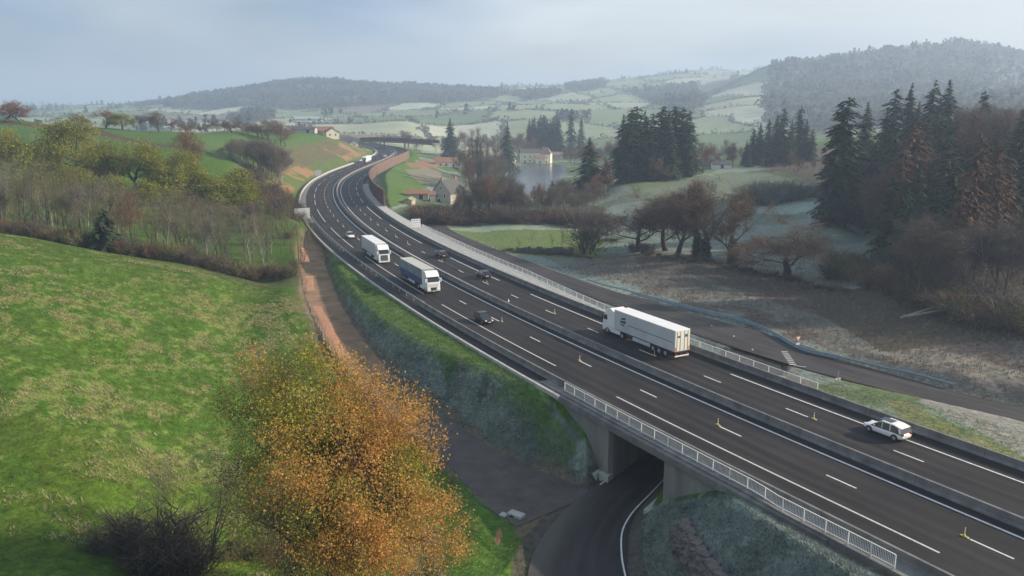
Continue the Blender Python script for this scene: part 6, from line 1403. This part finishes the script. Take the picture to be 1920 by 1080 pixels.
k = MB(); k.tube((0, 0, -.3), (0, 0, 2.0), .05, n=6); k.build('post', M['galv'], t); k = MB(); [k.tube((x, -.06, .9), (x, -.02, .9), .17, n=12) for x in (-.24, .24)]; k.build('disc', SGW, t)
# service road guardrail, blue grey twin band
gd = thing('guardrail', 'blue grey steel guardrail curving along the outer edge of the service road', 'guardrail', tuple(P(1500, 665, -4.9)))
gorg = Vector(gd.location)
gp = [P(px, py, -4.75)[:2] for px, py in [(985, 486), (1060, 512), (1130, 533), (1200, 552), (1290, 575), (1380, 598), (1440, 622), (1500, 655), (1560, 670), (1620, 685), (1700, 704), (1790, 728)]]
gpl = poly([(p[0], p[1], 0) for p in gp], 5); gz_ = height(gpl[:, 0], gpl[:, 1])
def band(name, z0, z1, a, b, off=0.0, m=M['bluerail']):
    q = gpl[a:b]; d = np.gradient(q[:, :2], axis=0); d /= np.hypot(*d.T)[:, None]; n = np.stack([d[:, 1], -d[:, 0]], 1); zz_ = gz_[a:b]; V = []
    for o_, z_ in ((0, z0), (.05, (z0 + z1) / 2), (0, z1), (-.06, z1), (-.06, z0)): V.append(np.stack([q[:, 0] + n[:, 0] * (o_ + off), q[:, 1] + n[:, 1] * (o_ + off), zz_ + z_], 1))
    V = np.stack(V, 1).reshape(-1, 3) - np.array(gorg); k5 = np.arange(len(V)).reshape(-1, 5); F = np.stack([k5[:-1], k5[1:], np.roll(k5, -1, 1)[1:], np.roll(k5, -1, 1)[:-1]], -1).reshape(-1, 4)
    mesh_np(name, V, F, m, gd)
n_ = len(gpl); band('rail', .48, .80, 8, n_); band('lower_rail', .12, .44, 14, n_ - 14)
for i in range(8, n_): 
    k = MB(); k.box(-.05, -.05, -.2, .05, .05, .74); q = k.build('post', M['bluerail'], gd); q.location = Vector((gpl[i, 0] - .12, gpl[i, 1] + .08, gz_[i])) - gorg
# ruined stone wall in the small field
a = G(968, 474); b = G(1072, 477); t = thing('ruined_wall', 'dark ruined stone wall with a ragged top in the small green field', 'wall', tuple(a), math.atan2(b[1] - a[1], b[0] - a[0])); L_ = float(np.hypot(*(b - a)[:2]))
STN = mat('dark_stone', (0.085, 0.078, 0.068), 0.4, 2.0, 0.95, .05, 6); k = MB(); r = random.Random(3); u = 0
while u < L_:
    w = r.uniform(.5, 1.1); h = 1.7 + r.uniform(-.35, .35); zz_ = hz(a[0] + (b[0] - a[0]) * u / L_, a[1] + (b[1] - a[1]) * u / L_) - a[2]; k.box(u, -.3 + r.uniform(-.05, .05), -.5 + zz_, u + w, .3 + r.uniform(-.05, .05), zz_ + h, 0, .04, .05); u += w + .003
k.build('stones', STN, t)
# dry stone retaining wall beside the lower road
def rocks(name, label, pts, hgt, n, m, seed):
    r = np.random.RandomState(seed); t = thing(name, label, 'wall', tuple(pts[0])); o0 = np.array(pts[0]); V = []; F = []; b = 0; ln = np.r_[0, np.cumsum([np.hypot(*(np.array(q) - p)[:2]) for p, q in zip(pts[:-1], pts[1:])])]
    P3 = np.array(pts, float)
    for i in range(n):
        u = r.rand() * ln[-1]; c = np.array([np.interp(u, ln, P3[:, k]) for k in range(3)]); v = r.rand(); tt = np.array([np.interp(u + .5, ln, P3[:, k]) - np.interp(max(u - .5, 0), ln, P3[:, k]) for k in range(3)]); tt /= np.linalg.norm(tt) + 1e-9; nn = np.array([tt[1], -tt[0], 0])
        c = c + np.array([0, 0, v * hgt]) + nn * (-1.0 * v + r.normal(0, .06)); s_ = (.22 + .26 * r.rand()) * np.array([1.3, 1.0, .75])
        ico = [(-1, -1, -1), (1, -1, -1), (1, 1, -1), (-1, 1, -1), (-1, -1, 1), (1, -1, 1), (1, 1, 1), (-1, 1, 1)]
        a_ = math.atan2(tt[1], tt[0]) + r.normal(0, .5)
        for q in ico:
            q = np.array(q) * s_ * (0.72 + .4 * r.rand(3)); x = q[0] * cos(a_) - q[1] * sin(a_); y = q[0] * sin(a_) + q[1] * cos(a_); V.append(c + [x, y, q[2]] - o0)
        F += [tuple(b + j for j in f) for f in ((0, 3, 2, 1), (4, 5, 6, 7), (0, 1, 5, 4), (1, 2, 6, 5), (2, 3, 7, 6), (3, 0, 4, 7))]; b += 8
    o = mesh_np('stones', np.array(V), F, m, t); md = o.modifiers.new('b', 'BEVEL'); md.width = .03; md.segments = 1
ROCK = mat('brown_rock', (0.125, 0.108, 0.098), 0.35, 1.6, 0.9, .03, 6)
rp_ = [G(1264, 1004), G(1272, 1034), G(1290, 1062), G(1312, 1092), G(1340, 1125)]
rocks('boulder_wall', 'short retaining wall of brown boulders beside the lower road', rp_, 1.4, 420, ROCK, 5)
# slabs, culvert heads
SLB = mat('pale_slab', (0.42, 0.44, 0.41), .14, 1.2, .9)
def slab(name, label, pxs, z, m=SLB, th=.12, hole=None, cat='slab'):
    pts = [P(x, y, z) for x, y in pxs]; zt = max(hz(p[0] * .8 + pts[0][0] * .2, p[1] * .8 + pts[0][1] * .2) for p in pts[:3]); z = max(z, min(zt, z + .5)); pts = [P(x, y, z) for x, y in pxs]; k = MB(); n = len(pts)
    k.add([(p[0], p[1], z - 1.2) for p in pts] + [(p[0], p[1], z + th) for p in pts], [tuple(range(n, 2 * n))] + [(i, (i + 1) % n, n + (i + 1) % n, n + i) for i in range(n)])
    o = k.build(name, m); tag(o, label, cat)
    if hole:
        h_ = [P(x, y, z + th + .01) for x, y in hole]; k = MB(); k.add([tuple(p) for p in h_], [tuple(range(len(h_)))]); k.build('grating', BLK, o)
slab('drain_slab', 'pale concrete drain slab with a black grating, left of the pair by the lower road', [(1088, 885), (1096, 878), (1126, 882), (1118, 892)], -6.75, hole=[(1095, 884), (1099, 880.5), (1111, 882), (1107, 886)])
slab('drain_slab', 'pale concrete slab with a grating at the corner of the bridge abutment', [(1122, 888), (1148, 864), (1166, 860), (1150, 888), (1140, 896)], -6.75, hole=[(1131, 884), (1136, 879), (1144, 881), (1139, 886)])
slab('side_walk', 'pale concrete apron along the left abutment under the bridge', [(1148, 864), (1204, 836), (1206, 846), (1160, 872)], -6.62)
slab('concrete_apron', 'pale concrete apron at the foot of the right abutment', [(1207, 957), (1262, 908), (1262, 942), (1232, 966)], -6.65)
slab('concrete_apron', 'dark teal sloping concrete apron with an outlet beside the boulder wall', [(1233, 966), (1262, 943), (1280, 962), (1276, 985), (1258, 990)], -6.5, mat('blue_grey_slab', (.17, .22, .23), .14, 1, .9), hole=[(1256, 976), (1262, 972), (1271, 974), (1266, 980)])
p = G(968, 968); t = thing('culvert_head', 'white concrete culvert head at the edge of the green bank', 'culvert', tuple(p), radians(-35))
k = MB(); k.box(-.9, -.5, -.6, .9, .5, .35, 0, .1, .05); k.build('headwall', M['pale_concrete'], t, bevel=.03); k = MB(); k.tube((-.2, -.56, .02), (-.2, -.49, .02), .26, n=12); k.build('pipe_mouth', BLK, t); k = MB(); k.box(-1.5, -.9, -.5, -.75, -.2, .12); k.build('splash_slab', M['pale_concrete'], t)
# wooden fences
def fence(label, px_pts, step, hgt, name='wooden_fence'):
    pts = [G(*q) for q in px_pts]; pl = poly([(p[0], p[1], 0) for p in pts], 8); s_ = np.r_[0, np.cumsum(np.hypot(*np.diff(pl[:, :2], axis=0).T))]; n = int(s_[-1] / step)
    xs = np.interp(np.linspace(0, s_[-1], n + 1), s_, pl[:, 0]); ys = np.interp(np.linspace(0, s_[-1], n + 1), s_, pl[:, 1]); zs = height(xs, ys); t = thing(name, label, 'fence', (xs[0], ys[0], zs[0])); o0 = np.array([xs[0], ys[0], zs[0]])
    for i in range(min(n + 1, 99)):
        k = MB(); k.tube((0, 0, -.3), (rng.uniform(-.05, .05), 0, hgt * rng.uniform(.92, 1.08)), .07, .06, 5); q = k.build('post', M['wood'], t); q.location = Vector((xs[i], ys[i], zs[i])) - Vector(o0)
    k = MB()
    for i in range(min(n, 98)):
        for f in (.35, .65, .92): k.tube(np.array([xs[i], ys[i], zs[i] + hgt * f]) - o0, np.array([xs[i + 1], ys[i + 1], zs[i + 1] + hgt * f]) - o0, .012, n=3, cap=False)
    k.build('wires', M['galv'], t)
fence('post and wire fence between the left meadow and the earth track', [(568, 558), (584, 590), (604, 628), (630, 668)], 2.6, 1.25)
fence('post and wire fence along the small green field and service road', [(820, 434), (860, 448), (905, 462), (955, 478)], 2.6, 1.2)
fence('low wooden fence between the small field and the old oaks', [(1108, 480), (1140, 476), (1178, 474)], 2.5, 1.1)
fence('dark fence along the top of the red earth cutting', [(600, 322), (606, 300), (612, 280), (616, 268)], 5, 1.6)
# fallen pale trunks in front of the wood
for pts, lb in [([(1688, 606), (1740, 596), (1830, 588)], 'long pale fallen trunk at the edge of the wood'), ([(1700, 604), (1765, 598), (1800, 592)], 'second pale fallen trunk crossing the long one'), ([(1792, 588), (1782, 572), (1778, 560)], 'short pale broken stem leaning by the fallen trunks')]:
    q = [G(*a_) for a_ in pts]; k = MB(); q = [np.array(a_) + [0, 0, 1.0 + i * .6] for i, a_ in enumerate(q)]
    for i in range(len(q) - 1): k.tube(q[i], q[i + 1], .20 - .05 * i, .15 - .05 * i, 6)
    o = k.build('fallen_trunk', BARK_PALE); tag(o, lb, 'fallen tree')
# grey stones and white marker stones beside the service road
for px, py in [(1075, 528), (1151, 551), (1241, 578), (1334, 611), (1376, 631), (1411, 656)]:
    p = P(px, py, -4.82); k = MB(); k.box(-.14, -.14, 0, .14, .14, .12, 0, .04, .04); tag(k.build('road_stud', WHP, loc=(p[0], p[1], -4.82)), 'small white marker block on the service road', 'marker', 'white marker blocks along the service road')
inv_ = np.abs(X) < Y * .75 + 5
# tufts of dry grass on the meadow
def tufts(name, n, label, region, m, hgt, wd, blades, seed):
    r = np.random.RandomState(seed); x = r.uniform(region[0], region[1], n * 3); y = r.uniform(region[2], region[3], n * 3)
    return r, x, y
r, x, y = tufts('t', 26000, '', (-105, 2, 50, 152), None, 0, 0, 0, 4)
s_t, c_t, d_t = sc_of(x, y); ddt, att, sdt = dist_poly(x, y, TRACK)
q = fbm(x / 3.5, y / 3.5, 21, 4) + fbm(x / 22, y / 22, 31, 4) * .8 + r.normal(0, .10, len(x))
keep = (c_t < -24) & (ddt > 6) & (sdt < 0) & (q > .16) & (r.rand(len(x)) < .7) & (np.abs(x) < y * .75 + 6)
x, y = x[keep][:19000], y[keep][:19000]; z = height(x, y); nb = 7; n = len(x)
ii = np.repeat(np.arange(n), nb); a = r.rand(n * nb) * 2 * pi; lean = .10 + .35 * r.rand(n * nb); h = (.12 + .22 * r.rand(n * nb)) ; b0 = np.stack([x[ii] + r.normal(0, .12, n * nb), y[ii] + r.normal(0, .12, n * nb), z[ii] - .02], 1)
sd_ = np.stack([-np.sin(a), np.cos(a), 0 * a], 1) * (.035 + .03 * r.rand(n * nb))[:, None]; tip = b0 + np.stack([np.cos(a) * lean, np.sin(a) * lean, h], 1)
V = np.stack([b0 - sd_, b0 + sd_, tip], 1).reshape(-1, 3)
DRY = mat('dry_grass', (0.32, 0.32, 0.12), .2, .5, .95, col2=(0.50, 0.46, 0.24)); translucent(DRY, .4); tag(mesh_np('dry_grass_tufts', V, np.arange(len(V)).reshape(-1, 3), DRY), 'pale dry grass tufts on the left meadow', 'grass', None, 'stuff')
def grass_mass(name, label, n, mask, m, hgt, seed, nb=6, w=.03, clump=.12, rmax=200):
    r = np.random.RandomState(seed); ci = np.where(mask & (Rr < rmax))[0]; wgt = RA.ravel()[ci] ** 2; c = r.choice(ci, n, p=wgt / wgt.sum()); x = X[c] + r.normal(0, .45, n) * RA.ravel()[c] / 90; y = Y[c] + r.normal(0, .45, n) * RA.ravel()[c] / 90; z = height(x, y); ii = np.repeat(np.arange(n), nb); N = n * nb
    a = r.rand(N) * 2 * pi; b0 = np.stack([x[ii] + r.normal(0, clump, N), y[ii] + r.normal(0, clump, N), z[ii] - .02], 1); sd_ = np.stack([-np.sin(a), np.cos(a), 0 * a], 1) * (w * (.7 + .6 * r.rand(N)))[:, None]
    tip = b0 + np.stack([np.cos(a) * .16, np.sin(a) * .16, hgt * (.5 + r.rand(N))], 1); V = np.stack([b0 - sd_, b0 + sd_, tip], 1).reshape(-1, 3)
    tag(mesh_np(name, V, np.arange(len(V)).reshape(-1, 3), m), label, 'grass', None, 'stuff')
TG = mat('frosted_grass_blades', (0.10, 0.14, 0.115), .3, .25, .95, col2=(0.30, 0.35, 0.31)); GG = mat('green_grass_blades', (0.09, 0.19, 0.025), .3, .5, .95, col2=(0.22, 0.30, 0.12)); translucent(GG, .4); VG = mat('verge_grass_blades', (0.12, 0.17, 0.05), .3, .5, .95, col2=(0.25, 0.30, 0.16)); HG = mat('dead_grass_blades', (0.15, 0.115, 0.085), .3, .5, .95, col2=(0.30, 0.26, 0.21)); YG = mat('yellow_ground_leaves', (0.26, 0.23, 0.03), .3, .8, .9, col2=(0.45, 0.38, 0.06))
embm = emb & (o_n > .3) & ((sd > 0) | (Y < 84)) & ~((du_ - au_[:, 1] < 1.4)) & ~(tk < .6)
embr = (o_n > .6) & (C < 0) & (S < 104) & (X > 9.6) & (Y < 74) & ~(du_ - au_[:, 1] < 1.6)
grass_mass('frosted_grass', 'coarse frosted grass on the shaded motorway banks', 30000, (embm & ~(o_n < shelf + 1)) | embr, TG, .17, 8, rmax=230)
grass_mass('bank_grass', 'green grass along the crest of the motorway bank', 8000, emb & (o_n > .3) & (o_n < shelf + .6) & (shelf > .5), GG, .25, 9, rmax=230)
grass_mass('rough_grass', 'pale rough dead grass beyond the service road', 16000, right & (C > 46) & (S > 70) & (S < 230) & (n1 > -.12) & (Y < 200), HG, .5, 10, rmax=230)
grass_mass('verge_grass', 'green and frosty grass on the far verge', 7000, vg & (C > 18) & (C < 33) & (Rr < 140), VG, .10, 11)
grass_mass('fallen_leaves', 'yellow leaves and orange litter under the autumn oak', 2600, (X > -26) & (X < -6) & (Y < 72) & (Y > 50), YG, .04, 12, nb=3, w=.06)

MG = mat('meadow_grass_blades', (0.075, 0.135, 0.012), .3, .12, .95, col2=(0.15, 0.19, 0.045)); translucent(MG, .4)
grass_mass('meadow_grass', 'green grass standing on the left meadow', 42000, mead & (sd < 0) & (dd > 6) & inv_, MG, .11, 13, nb=6, w=.035, clump=.25, rmax=175)
haze()
